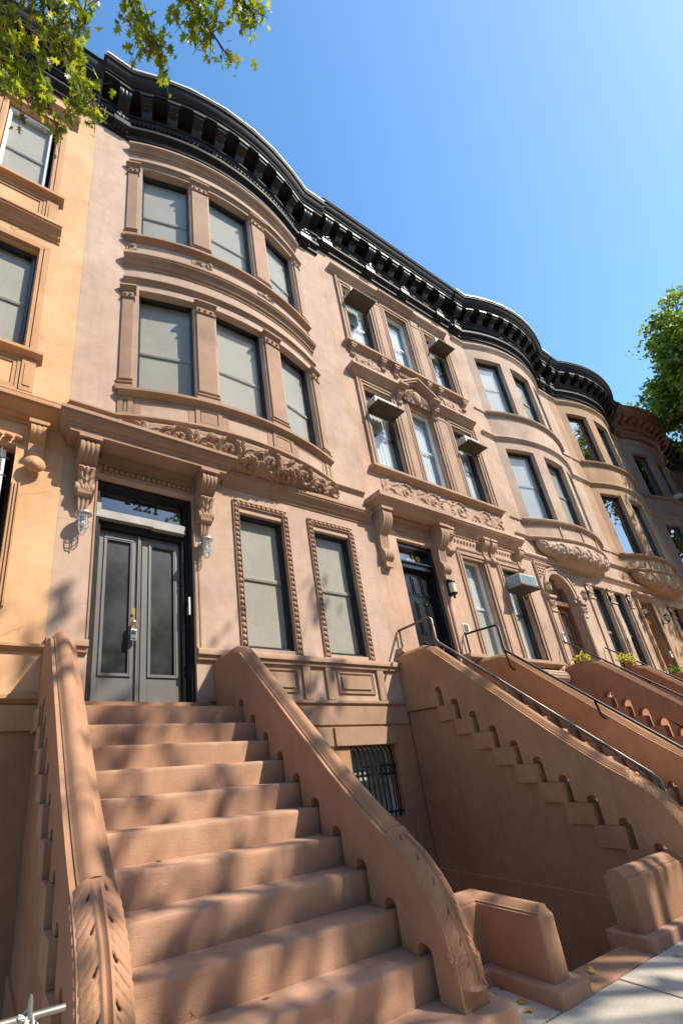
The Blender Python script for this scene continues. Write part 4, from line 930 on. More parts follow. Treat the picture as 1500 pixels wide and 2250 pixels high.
# ------------------------------------------------------------------ stoops
def smooth_path(pts, k=2):
    for _ in range(k):
        r = [pts[0]]
        for p, q in zip(pts, pts[1:]): r += [(p[0]*.75+q[0]*.25, p[1]*.75+q[1]*.25), (p[0]*.25+q[0]*.75, p[1]*.25+q[1]*.75)]
        pts = r+[pts[-1]]
    return pts
def stoop(x0, x1, th, ys, t, zl, r, n, ztop, label, stepm, cheekm, basem, carve=True, arch=(.05, .055, .075), front=None, ground=0.0):
    s = thing('stoop', label, 'stoop', ((x0+x1)/2, -1.5, -.2), 'stoops of the terrace')
    nose = lambda i: ys-i*t; zi = lambda i: zl-i*r
    for i in range(n):
        b = MB(); back = .30 if i == 0 else nose(i-1)+.05
        xa, xb = (x0-.035, x1+.035)
        if i == 0: b.box(xa, xb, nose(0), -.002, zi(1)+.001, zi(0)); b.box(x0+th+.05, x1-th-.05, -.001, .0, zi(1)+.002, zi(0)-.001)
        else:
            q = random.Random(int(x0*100)+i*7); n_ = int((xb-xa)/.045); ja = [q.uniform(-1, 1) for _ in range(n_+4)]; sm = lambda k: (ja[k]+2*ja[k+1]+ja[k+2])/4; vs = []
            for k in range(n_+1):
                x = xa+(xb-xa)*k/n_; j = sm(k)*.006; chip = .016 if q.random() < .035 else 0; y_, zt_, zb_ = nose(i), zi(i), zi(i+1)+.001
                vs += [(x, back, zb_), (x, back, zt_), (x, y_+.030+chip, zt_-.0005), (x, y_+.010+j*.6+chip, zt_-.004+j*.25-chip*.4), (x, y_+.002+j*.8+chip*.5, zt_-.013+j-chip*.5), (x, y_+j*.5, zt_-.035), (x, y_, zb_)]
            b.add(vs, [(k*7+m_, k*7+(m_+1) % 7, (k+1)*7+(m_+1) % 7, (k+1)*7+m_) for k in range(n_) for m_ in range(7)]+[tuple(range(7)), tuple(n_*7+m_ for m_ in range(7))])
        b.build('step', stepm, s, smooth=0 if i == 0 else 50, bevel=.014 if i == 0 else 0)
    yf = front or nose(n-1)-.21
    bs = MB(); poly = [(-.035, -1.1), (-.035, zi(1)-.02), (nose(0)+.02, zi(1)-.02)]
    for i in range(1, n): poly += [(nose(i-1)+.045, zi(i)-.0), (nose(i-1)+.045, zi(i+1)-.02), (nose(i)+.02, zi(i+1)-.02)]
    poly += [(nose(n-1)+.02, -1.1)]
    poly = [(-.035, -1.1), (-.035, zi(1)-.01), (nose(0)+.03, zi(1)-.01), (nose(n-1)+.03, zi(n)-.01), (nose(n-1)+.03, -1.1)]
    prismx(bs, poly, x0+.004, x1-.004); bs.build('stoop_base', basem, s, smooth=0)
    pl = MB(); pl.box(x0-.028, x1+.028, nose(n-1)+.06, -.05, -1.12, -.15); pl.build('base_plinth', basem, s, smooth=0, bevel=.012)
    sb = MB(); sb.box(x0-.12, x1+.12, yf-.09, nose(n-1)+.08, -1.15, zi(n)); sb.build('bottom_slab', stepm, s, smooth=0, bevel=.016)
    yk = ys+.05; k = (ztop-zl)
    top = [(.02, ztop), (yk, ztop+.02)]; sl = .975
    y_e = yf+.90; z_e = ztop+.02-sl*(yk-y_e)
    curve = [(y_e, z_e), (yf+.52, z_e-.34), (yf+.20, z_e-.56), (yf+.05, z_e-.84), (yf+.01, z_e-1.10), (yf, zi(n)+.28), (yf, zi(n)+.001)]
    tp = [(.02, ztop), (yk+.10, ztop+.022), (yk-.08, ztop-.04)]+smooth_path(curve, 2)
    low = []
    for i in range(n):
        zz = zi(i)+.0015; f, bck, hh = nose(i)-arch[1], nose(i)+arch[0], arch[2]
        low += [(bck, zz), (bck, zz+hh*.45)]
        for q in range(1, 8): a = q*pi/8; low.append(((f+bck)/2+(bck-f)/2*cos(a), zz+hh*.45+hh*.55*sin(a)))
        low += [(f, zz+hh*.45), (f, zi(i+1)+.0015)]
    poly = tp+[(yf, zi(n)+.001)][:0]+[p for p in reversed([(.02, zi(0)+.0015)]+low)]
    for xa in (x0, x1-th):
        c = MB(); prismx(c, poly, xa, xa+th)
        ck = c.build('side_wall', cheekm, s, smooth=0, bevel=.012)
        # raised rounded coping along the top
        prof = [(.035, -.02), (.035, .012), (.05, .022), (.062, .05), (.085, .068), (th/2, .074), (th-.085, .068), (th-.062, .05), (th-.05, .022), (th-.035, .012), (th-.035, -.02)]
        tq = [p for p in tp if p[0] > yf+.38 or not carve]; vs = []
        for i, p in enumerate(tq):
            a, b = tq[max(i-1, 0)], tq[min(i+1, len(tq)-1)]; dy, dz = b[0]-a[0], b[1]-a[1]; l = sqrt(dy*dy+dz*dz); ny, nz = dz/l, -dy/l
            vs += [(xa+u, p[0]+ny*h, p[1]+nz*h) for u, h in prof]
        kk = len(prof); cp = MB(); cp.add(vs, [(i*kk+j, i*kk+(j+1) % kk, (i+1)*kk+(j+1) % kk, (i+1)*kk+j) for i in range(len(tq)-1) for j in range(kk)]+[tuple(range(kk)), tuple((len(tq)-1)*kk+j for j in range(kk))])
        cp.build('coping', cheekm, ck, smooth=50)
        if carve:
            seg = [p for p in tp if p[0] < yf+.46 and p[1] > zi(n)+.10]
            Ls = [0]
            for p, q in zip(seg, seg[1:]): Ls.append(Ls[-1]+sqrt((p[0]-q[0])**2+(p[1]-q[1])**2))
            K = 90; dsamp = np.linspace(0, Ls[-1], K+1); ry = np.interp(dsamp, Ls, [p[0] for p in seg]); rz = np.interp(dsamp, Ls, [p[1] for p in seg])
            ker = np.ones(13)/13; padf = lambda q: np.convolve(np.concatenate([q[0]-(q[6:0:-1]-q[0]), q, q[-1]-(q[-2:-8:-1]-q[-1])]), ker, 'valid')
            ry, rz = padf(ry), padf(rz); gy, gz = np.gradient(ry), np.gradient(rz); gl = np.sqrt(gy*gy+gz*gz); gy, gz = gy/gl, gz/gl
            def at(d):
                f = lambda q: float(np.interp(d, dsamp, q)); return f(ry), f(rz), f(gz), -f(gy)
            TL = Ls[-1]; rs = random.Random(int(x0*10)+3)
            hw2 = th/2
            def hgt(u, d):
                x_ = abs(u)*hw2; sg = 1 if u > 0 else -1; tt = d/TL; grow = min(1, max(0, (d-.02)/.05))*min(1, max(0, (TL-d)/.02))
                base = .074*max(0, 1-max(0, (abs(u)-.30)/.62)**2)
                h = .006+.016*math.exp(-((x_-.016)/.007)**2)-.012*math.exp(-(x_/.005)**2)+.006*cos(x_*260)*max(0, 1-x_/.07)
                if x_ > .012:       # fronds sweeping down and out from the stem
                    sc = .15*((x_-.012)/.1)**.62; k0 = (d-sc+(.03 if sg > 0 else 0))/.050; fr = k0-math.floor(k0); dd = (fr-.5)/.42; q = 1-dd*dd
                    if q > 0:
                        lift = .45+.55*min(1, (x_-.012)/.06); tip = .75+.25*abs(sin(math.floor(k0)*2.3))
                        h = max(h, .016*q**.42*lift*tip-.004*math.exp(-(dd/.16)**2)*lift)
                    kk_ = math.floor(k0)
                    if kk_ % 3 == 0: h -= .045*math.exp(-((x_-.042)/.007)**2-((fr-.02)/.26)**2)
                return base*(1-.42*grow)+grow*h
            nu, nv = 64, 230
            def G(su, sv):
                u = -1+2*su; y, z, ny, nz = at(sv*TL); h = hgt(u, sv*TL); edge = 1-max(0, (abs(u)-.86)/.14)
                ph_ = ((sv*TL-.15*.98+(.03 if u > 0 else 0))/.050) % 1.0; wv = .006*(sin(pi*ph_)**.5)*max(0, (abs(u)-.7)/.3)*(1 if sv > .05 else 0)
                return (xa+th/2+u*(th/2+.003)+(wv if u > 0 else -wv), y+ny*(h*edge-.012), z+nz*(h*edge-.012))
            g = MB(); g.grid(G, nu, nv); 
            def skirt(sv):  # close the carving back to the wall
                return 0
            g.build('newel_carving', cheekm, ck, smooth=60, fixn=False)
    return s
stoop(-.02, 2.255, .222, -.6694, .2312, 2.0, .2, 10, 2.66, 'brown stone stoop of ten broad steps leading up to the grey double doors', 'step', 'cheek', 'cheek', front=-2.965)
stoop(5.46, 7.80, .235, -.665, .2326, 2.235, .2133, 11, 2.915, 'brown stoop with a pipe handrail on each side, up to the black panelled door', 'cheek2', 'cheek2', 'base', front=-3.05)
stoop(10.90, 13.32, .235, -.665, .2326, 2.235, .2133, 11, 2.985, 'red-orange stoop with thin black rails and see-through scroll holes, up to the arched doorway', 'cheek3', 'cheek3', 'cheek3', carve=False, arch=(.10, .075, .14), front=-3.05)
stoop(16.14, 18.2, .235, -.665, .2326, 2.235, .2133, 11, 2.985, 'orange-brown stoop partly hidden behind the red-orange one, up to the golden oak door', 'cheek3', 'cheek3', 'cheek3', carve=False, arch=(.10, .075, .14), front=-3.05)
ORG[0] = Vector((0, 0, 0))

# ------------------------------------------------------------------ low forecourt walls
t = thing('low_wall', 'L-shaped low brown wall between the ten-step stoop and the areaway opening', 'wall', (3.08, -2.7, -.2), 'low forecourt walls')
wl = MB(); ptsL = [(2.2, -2.43), (3.17, -2.43), (3.17, -2.93)]
poly = [(2.25, -2.44), (2.985, -2.44), (2.985, -2.915), (3.175, -2.915), (3.175, -2.27), (2.25, -2.27)]
wl.prism(poly, lambda a, b, z: (a, b, z), -.9, .27); wl.build('wall_body', 'cheek', t, smooth=0, bevel=.018)
cp = MB(); prof = [(-.075, -.02), (-.075, .01), (-.055, .02), (-.04, .05), (0, .062), (.04, .05), (.055, .02), (.075, .01), (.075, -.02)]
cp.sweep([(2.25, -2.355), (3.08, -2.355), (3.08, -2.90)], [(a, .27+b) for a, b in prof]); cp.build('coping', 'cheek', t, smooth=50)
pl = MB(); pl.prism([(2.25, -2.52), (2.90, -2.52), (2.90, -2.985), (3.265, -2.985), (3.265, -2.20), (2.25, -2.20)], lambda a, b, z: (a, b, z), -.9, -.105); pl.build('plinth', 'step', t, smooth=0, bevel=.014)
t = thing('low_wall', 'straight low brown wall between the areaway opening and the pipe-railed stoop', 'wall', (4.8, -2.85, -.2), 'low forecourt walls')
MB().box(4.33, 5.46, -2.91, -2.72, -.9, .28).build('wall_body', 'cheek', t, smooth=0, bevel=.018)
cp = MB(); cp.sweep([(4.335, -2.815), (5.45, -2.815)], [(a, .28+b) for a, b in prof]); cp.build('coping', 'cheek', t, smooth=50)
MB().box(4.26, 5.50, -2.98, -2.65, -.9, -.10).build('plinth', 'step', t, smooth=0, bevel=.014)

# ------------------------------------------------------------------ handrails
def rail(name, label, runs, posts, mat, r, group, loc):
    t = thing(name, label, 'handrail', loc, group)
    for q in runs: MB().tube(q, r, 10).build('rail', mat, t)
    for q in posts: MB().tube(q, r*.8, 8).build('post', mat, t)
    return t
g = 'handrails on the stoops'
x = 5.62
rail('handrail', 'worn rusty pipe handrail nearest the black panelled door', [[(x, -.02, 3.40), (x, -.68, 3.44), (x, -.72, 3.40), (x, -.72, 3.06), (x, -.76, 2.99), (x+.03, -2.84, 1.02), (x+.03, -2.88, .95), (x+.03, -2.90, .55)]],
     [[(x, -.05, 3.40), (x, -.05, 2.96)], [(x+.14, -1.52, 2.26), (x+.14, -1.52, 1.75)], [(x, -.70, 3.2), (x, -.70, 2.95)]], 'steel', .021, g, (x, -1.5, .9))
x = 7.47
rail('handrail', 'black pipe handrail bracketed to the stoop wall below the parlor windows', [[(x, -.02, 3.50), (x, -.66, 3.49), (x, -.70, 3.45), (x, -.70, 3.03), (x, -.76, 2.96), (x, -2.75, 1.06), (x, -2.9, .90)]],
     [[(x, -.70, 3.02), (x, -.72, 2.72), (x+.04, -.73, 2.66), (x+.11, -.73, 2.66)], [(x, -1.80, 1.96), (x, -1.82, 1.74), (x+.04, -1.83, 1.69), (x+.11, -1.83, 1.69)], [(x, -.05, 3.50), (x, -.05, 2.98)]], 'iron', .021, g, (x, -1.5, .9))
x = 11.02
rail('handrail', 'thin black handrail above the near side wall of the red-orange stoop', [[(x, -.10, 3.62), (x, -2.9, 1.02)]], [[(x, y, 3.62+.9286*(y+.10)), (x, y, 3.62+.9286*(y+.10)-.2)] for y in (-.78, -1.35, -1.95, -2.5)], 'iron', .017, g, (x, -1.5, .9))
x = 13.20
rail('handrail', 'thin black handrail above the far side wall of the red-orange stoop', [[(x, .0-.02, 3.64), (x, -2.9, 1.05)]], [[(x, y, 3.64+.90*(y+.02)), (x, y, 3.64+.90*(y+.02)-.22)] for y in (-.30, -.85, -1.35, -1.95, -2.5)], 'iron', .017, g, (x, -1.5, .9))

# ------------------------------------------------------------------ wall lamps, bells, lock box
def cage_lamp(x, z, label):
    t = thing('wall_lamp', label, 'lamp', (x, 0, z), 'caged jar lamps beside the grey doors')
    a = MB(); a.lathe(x, -.13, [(.02, z+.035), (.05, z+.03), (.098, z+.008), (.102, z-.004), (.09, z-.008), (.062, z-.012), (.062, z-.045), (.055, z-.05)], 24); a.tube([(x, -.01, z-.02), (x, -.13, z-.02)], .028, 12); a.tube([(x, -.002, z-.02), (x, -.03, z-.02)], .055, 16); a.build('lamp_cap', 'alu', t)
    MB().lathe(x, -.13, [(.046, z-.05), (.05, z-.09), (.05, z-.20), (.042, z-.245), (.02, z-.268)], 18).build('lamp_glass', 'clear', t)
    MB().blob((x, -.13, z-.13), .025, .025, .05, 10, 6).build('bulb', 'white_plastic', t)
    c = MB()
    for k in range(4):
        an = k*pi/2+.5; cx, cy = cos(an), sin(an); c.tube([(x+.060*cx, -.13+.060*cy, z-.045), (x+.062*cx, -.13+.062*cy, z-.20), (x+.05*cx, -.13+.05*cy, z-.26), (x+.015*cx, -.13+.015*cy, z-.288)], .0065, 6)
    for zz in (z-.10, z-.17): c.tube([(x+.063*cos(q*pi/10), -.13+.063*sin(q*pi/10), zz) for q in range(21)], .006, 6, False)
    c.build('lamp_cage', 'alu', t)
cage_lamp(.28, 4.40, 'silver caged jar lamp on the wall strip beside the orange-tan house')
cage_lamp(1.94, 4.385, 'silver caged jar lamp between the grey doors and the tall parlor windows')
t = thing('wall_lamp', 'cream cylinder sconce with dark caps beside the black panelled door', 'lamp', (7.36, 0, 4.44))
MB().lathe(7.36, -.10, [(.062, 4.33), (.062, 4.54)], 16).build('lamp_glass', 'lampglass', t)
a = MB(); a.lathe(7.36, -.10, [(.072, 4.54), (.074, 4.58), (.06, 4.60)], 16); a.lathe(7.36, -.10, [(.05, 4.29), (.072, 4.31), (.072, 4.332)], 16); a.box(7.33, 7.39, -.045, -.001, 4.28, 4.56); a.tube([(7.36, -.10, 4.29), (7.36, -.10, 4.22)], .022, 8); a.build('lamp_cap', 'iron', t)
def lantern(x, z, mat, label, group):
    t = thing('wall_lantern', label, 'lantern', (x, 0, z), group); y = -.14
    a = MB(); a.lathe(x, y, [(.012, z+.16), (.03, z+.13), (.07, z+.09), (.075, z+.08), (.06, z+.075)], 6); a.lathe(x, y, [(.055, z-.09), (.06, z-.08), (.03, z-.11), (.012, z-.15)], 6)
    for k in range(6): an = k*pi/3; a.tube([(x+.058*cos(an), y+.058*sin(an), z+.08), (x+.048*cos(an), y+.048*sin(an), z-.085)], .006, 4)
    a.tube([(x, -.005, z-.12), (x, -.09, z-.17), (x, y, z-.14)], .012, 6); a.tube([(x, -.001, z-.12), (x, -.025, z-.12)], .045, 10); a.build('lantern_frame', mat, t)
    MB().lathe(x, y, [(.044, z-.078), (.053, z+.074)], 6).build('lantern_glass', 'lampglass', t, smooth=0)
lantern(11.14, 4.98, 'aged_brass', 'small brass lantern on the near capital of the arched doorway', 'brass lanterns at the arched doorway')
lantern(12.83, 4.98, 'aged_brass', 'small brass lantern on the far capital of the arched doorway', 'brass lanterns at the arched doorway')
lantern(16.40, 4.95, 'iron', 'black lantern on the near side of the golden oak door', 'black lanterns at the golden oak door')
lantern(17.92, 4.90, 'iron', 'black lantern on the far side of the golden oak door, by a dark window', 'black lanterns at the golden oak door')
t = thing('intercom_panel', 'brass intercom panel on a cream plate beside the pale parlor window', 'intercom', (7.62, 0, 3.62))
MB().fbox(W0, 7.52, 7.72, -.005, .012, 3.56, 3.74).build('back_plate', 'white_plastic', t, smooth=0); a = MB(); a.fbox(W0, 7.54, 7.66, .0121, .022, 3.58, 3.72); a.build('panel_face', 'brass', t, smooth=0)
b = MB()
for q in range(3): b.blob((7.63, -.024, 3.615+.04*q), .012, .006, .012, 8, 4)
b.build('call_button', 'iron', t)
def bell(x, z, y, h, label):
    t = thing('intercom_panel', label, 'intercom', (x, y, z), 'white entry phones'); P = lambda a, o, zz: (x+a, y-o, z+zz)
    MB().fbox(P, -.04, .04, -.003, .03, -h/2, h/2).build('panel_body', 'white_plastic', t, smooth=0, bevel=.008); MB().fbox(P, -.022, .022, .0301, .034, .02, h/2-.03).build('speaker_slot', 'frame', t, smooth=0)
bell(11.22, 3.74, -.045, .26, 'white entry phone beside the arched doorway')
bell(17.42, 3.72, 0, .20, 'white entry phone beside the golden oak door')
t = thing('entry_phone', 'narrow pale grey entry phone on the dark post beside the grey double doors', 'intercom', (1.735, .09, 3.45))
MB().box(1.725, 1.752, .04, .10, 3.30, 3.55).build('panel_body', 'alu', t, smooth=0, bevel=.004); MB().box(1.722, 1.7249, .055, .085, 3.42, 3.50).build('speaker_slot', 'frame', t, smooth=0)
t = thing('lock_box', 'silver key lock box hanging from the brass door knob', 'lock box', (1.01, .12, 2.98))
MB().box(.968, 1.052, .105, .155, 2.905, 3.055).build('box_body', 'chrome', t, smooth=0, bevel=.012); MB().tube([(.985, .13, 3.05), (.985, .115, 3.12), (1.0, .105, 3.165), (1.02, .105, 3.165), (1.035, .115, 3.12), (1.035, .13, 3.05)], .008, 8).build('shackle', 'chrome', t)
a = MB(); a.box(.985, 1.035, .101, .1049, 2.985, 3.035); a.box(.99, 1.03, .101, .1049, 2.92, 2.94); a.build('keypad', 'frame', t, smooth=0)

# ------------------------------------------------------------------ air conditioners
def aircon(x0, x1, z, label, dep=.34, rods=False, y0=0.0, big=False):
    t = thing('air_conditioner', label, 'air conditioner', ((x0+x1)/2, y0, z), 'window air conditioners'); xa, xb = x0+.07, x1-.06; d = dep-.06 if big else dep*.62; hh = .30 if big else .25
    MB().box(xa, xb, y0-d, y0+.10, z+.004, z+hh).build('case', 'ac_white', t, smooth=0, bevel=.008)
    g = MB()
    for i in range(7 if not big else 9): g.box(xa+.03, xb-.03, y0-d-.006, y0-d+.001, z+.03+i*.027, z+.045+i*.027)
    for i in range(6 if not big else 8): g.box(xa-.005, xa+.001, y0-d+.03, y0-.03, z+.06+i*.028, z+.072+i*.028)
    if big: g.box(xa-.012, xa-.0055, y0-d+.05, y0-.06, z+.05, z+.26)
    g.build('grille', 'ac_blue' if big else 'frame_tan', t, smooth=0)
    MB().box(x0, x1, y0-dep, y0+.06, z-.022, z).build('support_board', 'plywood', t, smooth=0)
    br = MB()
    for x in (x1-.05,): br.tube([(x, y0-.02, z-.03), (x, y0-.02, z-.16)], .012, 6); br.tube([(x, y0-dep*.4, z-.03), (x, y0-.02, z-.14)], .01, 6)
    if rods: br.tube([(x1-.02, y0-dep+.01, z), (x0+.05, y0+.02, z+.46)], .007, 5); br.tube([(x0+.02, y0-dep+.02, z), (x0-.0, y0+.02, z+.42)], .005, 5)
    br.build('bracket', 'iron', t)
aircon(6.12, 6.90, 12.20, 'small ivory air conditioner in the top-floor window nearest the pink-brown house', .34)
aircon(9.30, 10.0, 12.20, 'small ivory air conditioner in the top-floor window farthest from the pink-brown house', .34)
aircon(6.10, 6.92, 8.62, 'ivory air conditioner on a stained board, between pediment and pink-brown house', .34)
aircon(9.28, 10.04, 8.70, 'ivory air conditioner on a dark board, between pediment and light tan house', .32)
aircon(9.44, 10.2, 4.72, 'large air conditioner with a blue-grey side and tie rods, beside the arched doorway', .42, True, 0, True)
aircon(24.0, 24.7, 10.80, 'white air conditioner on the red-brown bowed house beside the tree', .36, False, -.34)

# ------------------------------------------------------------------ iron fence end at the bottom left
t = thing('iron_fence', 'end of a galvanised rail fence with a wire-tied spike beside the stoop wall', 'fence', (-1.2, -3.0, -.2))
MB().tube([(-2.4, -3.0, .605), (-.085, -3.0, .575)], .013, 10).build('top_rail', 'galv', t); MB().tube([(-2.4, -3.0, .0), (-.085, -3.0, -.02)], .013, 10).build('bottom_rail', 'galv', t)
for i in range(4):
    x = -.205-.62*i; MB().tube([(x, -3.012, -.2), (x, -3.012, .625), (x, -3.012, .645)], [.010, .010, .004], 8).build('picket', 'galv', t)
wr = MB()
for q in range(3): wr.tube([(-.205+.022*cos(k*pi/6)+.012*q-.015, -3.005+.022*sin(k*pi/6), .585-.018*q+.012*sin(k*pi/3)) for k in range(13)], .0025, 5, False)
wr.tube([(-.215, -3.03, .59), (-.225, -3.03, .55), (-.222, -3.03, .50)], .0025, 5); wr.tube([(-.195, -3.03, .59), (-.188, -3.03, .52)], .0025, 5); wr.build('tie_wire', 'frame_white', t)
ORG[0] = Vector((0, 0, 0))

# ------------------------------------------------------------------ leaves and trees
OAK = [(0, -.02), (.10, .12), (.34, .10), (.15, .30), (.22, .38), (.50, .52), (.18, .52), (.14, .66), (.26, .86), (.06, .78), (0, 1.0), (-.06, .78), (-.26, .86), (-.14, .66), (-.18, .52), (-.50, .52), (-.22, .38), (-.15, .30), (-.34, .10), (-.10, .12)]
SIMPLE = [(0, 0), (.30, .30), (.22, .68), (0, 1), (-.22, .68), (-.30, .30)]
def leaves(name, mat, parent, items, size, shape, rs, flat_=.5, droop=0.0):
    """items: list of points; every leaf is its own small bent blade"""
    vs, fs, tint = [], [], []
    for p in items:
        s = size*rs.uniform(.55, 1.35); n = Vector((rs.gauss(0, 1), rs.gauss(0, 1), rs.gauss(0, 1)+flat_*2)).normalized()
        ax = n.orthogonal().normalized(); ax = Matrix.Rotation(rs.uniform(0, 2*pi), 3, n) @ ax
        if droop: ax = (ax+Vector((0, 0, -droop))).normalized(); n = (n-ax*n.dot(ax)).normalized()
        sd = n.cross(ax); o = len(vs); bend = rs.uniform(-.5, .4)
        for a, b in shape: vs.append(Vector(p)+(sd*a+ax*b+n*(bend*b*b-.3*abs(a)*abs(a)))*s)
        k = len(shape); fs.append(tuple(range(o, o+k))); tint.append(min(1, max(0, rs.gauss(.45, .22))))
    me = bpy.data.meshes.new(name); o = ORG[0]; me.from_pydata([v-o for v in vs], [], fs)
    at = me.attributes.new("leaf_tint", 'FLOAT', 'FACE'); at.data.foreach_set('value', tint); me.materials.append(M[mat]); me.update()
    ob = bpy.data.objects.new(name, me); C.objects.link(ob)
    if parent: ob.parent = parent
    else: ob.location = o
    return ob
rs = random.Random(11)
def bez(pts, n):
    P_ = [Vector(p) for p in pts]; r = []
    for i in range(n+1):
        q = [p.copy() for p in P_]; t_ = i/n
        while len(q) > 1: q = [a.lerp(b, t_) for a, b in zip(q, q[1:])]
        r.append(q[0])
    return r
t = thing('street_tree', 'pin oak whose leafy branches hang in front of the orange-tan house', 'tree', (-2.6, -6.9, -.2), 'street trees')
tr = MB(); tr.tube(bez([(-2.6, -6.9, -.25), (-2.55, -6.9, 3), (-2.4, -6.7, 6), (-2.2, -6.6, 11)], 12), [.26-.15*i/12 for i in range(13)], 12); tr.build('trunk', 'bark', t)
BR = [[(-2.4, -6.7, 7), (-1.4, -4.6, 10.5), (-.35, -3.0, 9.12), (-.12, -3.05, 8.5), (.02, -3.09, 8.2), (.22, -3.16, 7.85)],
      [(-2.4, -6.7, 7.2), (-.8, -4.9, 10.2), (.05, -3.26, 9.17), (.28, -3.38, 8.66), (.47, -3.46, 8.2), (.76, -3.5, 7.5)],
      [(-2.4, -6.7, 7.4), (-.4, -5.2, 10), (.41, -3.5, 8.98), (.65, -3.66, 8.5), (.84, -3.74, 8.2), (.92, -3.75, 7.85)],
      [(-2.4, -6.7, 7.6), (-2, -4.2, 11.5), (-1.19, -2.29, 10.6), (-.9, -2.25, 9.7), (-.66, -2.27, 8.9), (-.20, -2.4, 8.0)],
      [(-2.4, -6.7, 7.8), (-2.5, -4.0, 11), (-1.73, -1.95, 10.4), (-1.2, -2.01, 9.6), (-.9, -2.07, 8.8), (-.53, -2.11, 7.75)],
      [(-2.4, -6.7, 6.8), (-2.6, -4.2, 10), (-1.71, -1.9, 9.7), (-1.36, -1.92, 9.16), (-1.14, -2.0, 8.76), (-.85, -2.05, 8.05)],
      [(-2.4, -6.7, 8.0), (-1.6, -4.5, 11.5), (-.88, -2.6, 10.4), (-.66, -2.57, 9.7), (-.52, -2.58, 9.3), (-.44, -2.58, 9.05)],
      [(-2.4, -6.7, 8.0), (-1.9, -4.5, 11.5), (-1.3, -2.5, 10.6), (-1.0, -2.45, 9.9), (-.80, -2.5, 9.5), (-.62, -2.4, 8.9)]]
tw = MB(); pts = []
for bi, b in enumerate(BR):
    c = bez(b, 26); tw.tube(c, [.035*(1-i/27)+.004 for i in range(27)], 6)
    n = [46, 52, 44, 70, 70, 60, 40, 60][bi]
    for k in range(n):
        s_ = rs.uniform(.42, 1.0); p = c[int(s_*26)]; e = p+Vector((rs.uniform(-.20, .20), rs.uniform(-.20, .20), rs.uniform(-.40, .08)))*(.95 if bi < 3 else 1.25)
        md = p.lerp(e, .5)+Vector((0, 0, .04)); tw.tube([p, md, e], [.005, .004, .002], 4, False)
        for q in range(7 if bi < 3 else 8):
            f = rs.uniform(.25, 1.05); w_ = p.lerp(md, f*2) if f < .5 else md.lerp(e, (f-.5)*2); pts.append(w_+Vector((rs.gauss(0, .03), rs.gauss(0, .03), rs.gauss(0, .03))))
tw.build('branch', 'bark', t); leaves('crown', 'leaf_near', t, pts, .086, OAK, rs, .35, .55)
def tree(label, base, lean, H, lobes, nper, size, mat, seed, sub=9):
    rs = random.Random(seed); t = thing('street_tree', label, 'tree', base, 'street trees'); b = Vector(base); top = b+Vector((lean[0], lean[1], H))
    tr = MB(); c = bez([b-Vector((0, 0, .1)), b+Vector((0, 0, H*.35)), b.lerp(top, .6), top], 14); tr.tube(c, [.30*(1-.85*i/14) for i in range(15)], 10)
    tr.build('trunk', 'bark', t); br = MB(); pts = []
    for (x, y, z, r) in lobes:
        s_ = c[min(13, max(4, int(14*(z-b.z-1.5)/H*.75)))]; e = Vector((x, y, z)); br.tube(bez([s_, s_.lerp(e, .5)+Vector((0, 0, .5)), e], 6), [.09, .08, .07, .055, .04, .03, .02], 6)
        for k in range(sub):
            d = Vector((rs.gauss(0, 1), rs.gauss(0, 1), rs.gauss(0, .8))).normalized()*r*rs.uniform(.45, 1.0); q = e+d
            br.tube([e, e.lerp(q, .5)+Vector((0, 0, .12)), q], [.025, .015, .006], 4, False)
            for j in range(nper):
                v = Vector((rs.gauss(0, 1), rs.gauss(0, 1), rs.gauss(0, .7)))*r*.20; pts.append(q+v)
    br.build('branch', 'bark', t); leaves('crown', mat, t, pts, size, SIMPLE, rs, .5, .15); return t
rl = random.Random(5)
def ell(c, R, n, seed, rr):
    q = random.Random(seed); o = []
    while len(o) < n:
        d = Vector((q.uniform(-1, 1), q.uniform(-1, 1), q.uniform(-1, 1)))
        if .25 < d.length < 1: o.append((c[0]+d.x*R[0], c[1]+d.y*R[1], c[2]+d.z*R[2], q.uniform(*rr)))
    return o
tree('tall green street tree in front of the farthest houses', (27.5, -6.6, -.2), (-.5, .8), 17, [l for l in ell((26.8, -3.4, 15.0), (5.4, 3.5, 5.4), 56, 3, (1.1, 1.7)) if l[1] < -1.9 or l[2] > 16.5]+ell((24.9, -2.7, 15.2), (1.9, 1.0, 3.9), 26, 9, (.8, 1.2)), 90, .17, 'leaf_far', 21, 11)
tree('kerbside tree whose dappled shade falls on the ten-step stoop', (9.6, -9.2, -.34), (-.4, .2), 11, ell((8.7, -9.0, 11.9), (3.7, 1.6, 3.5), 21, 8, (.6, 1.05)), 18, .22, 'leaf_far', 22, 6)

# ------------------------------------------------------------------ the other side of the street (seen in window reflections, shades the sky light)
M['brick_far'] = stone('dull_red_brick', (.36, .22, .15), .15, None, .1, .3)
t = thing('row_house', 'brick row house across the street, seen only as a reflection in the windows', 'house', (-30, -20, -.34), 'row houses across the street')
PF = lambda a, o, z: (-30+a, -20+o, z); wm = MB()
hw_ = [(x, x+1.0, z0, z0+2.0) for x in (.6, 2.2, 3.8) for z0 in (.4, 3.6, 7.0, 10.4)]
wallgrid(wm, PF, [0, 5.49], [-.8, 14.2], hw_, .25); wm.build('wall', 'brick_far', t, smooth=0); MB().box(-30, -24.51, -29.5, -20.5, -.8, 14).build('rear_building', 'brick_far', t, smooth=0)
for k in hw_: MB().fbox(PF, k[0], k[1], -.3, -.26, k[2], k[3]).build('window', 'dark', t, smooth=0); MB().fbox(PF, k[0]-.1, k[1]+.1, -.02, .1, k[2]-.15, k[2]).build('window_sill', 'tan3', t, smooth=0)
MB().sweep([(-24.51, -20), (-30, -20)], crown(13.4, 14.4, .5)).build('cornice', 'black', t)
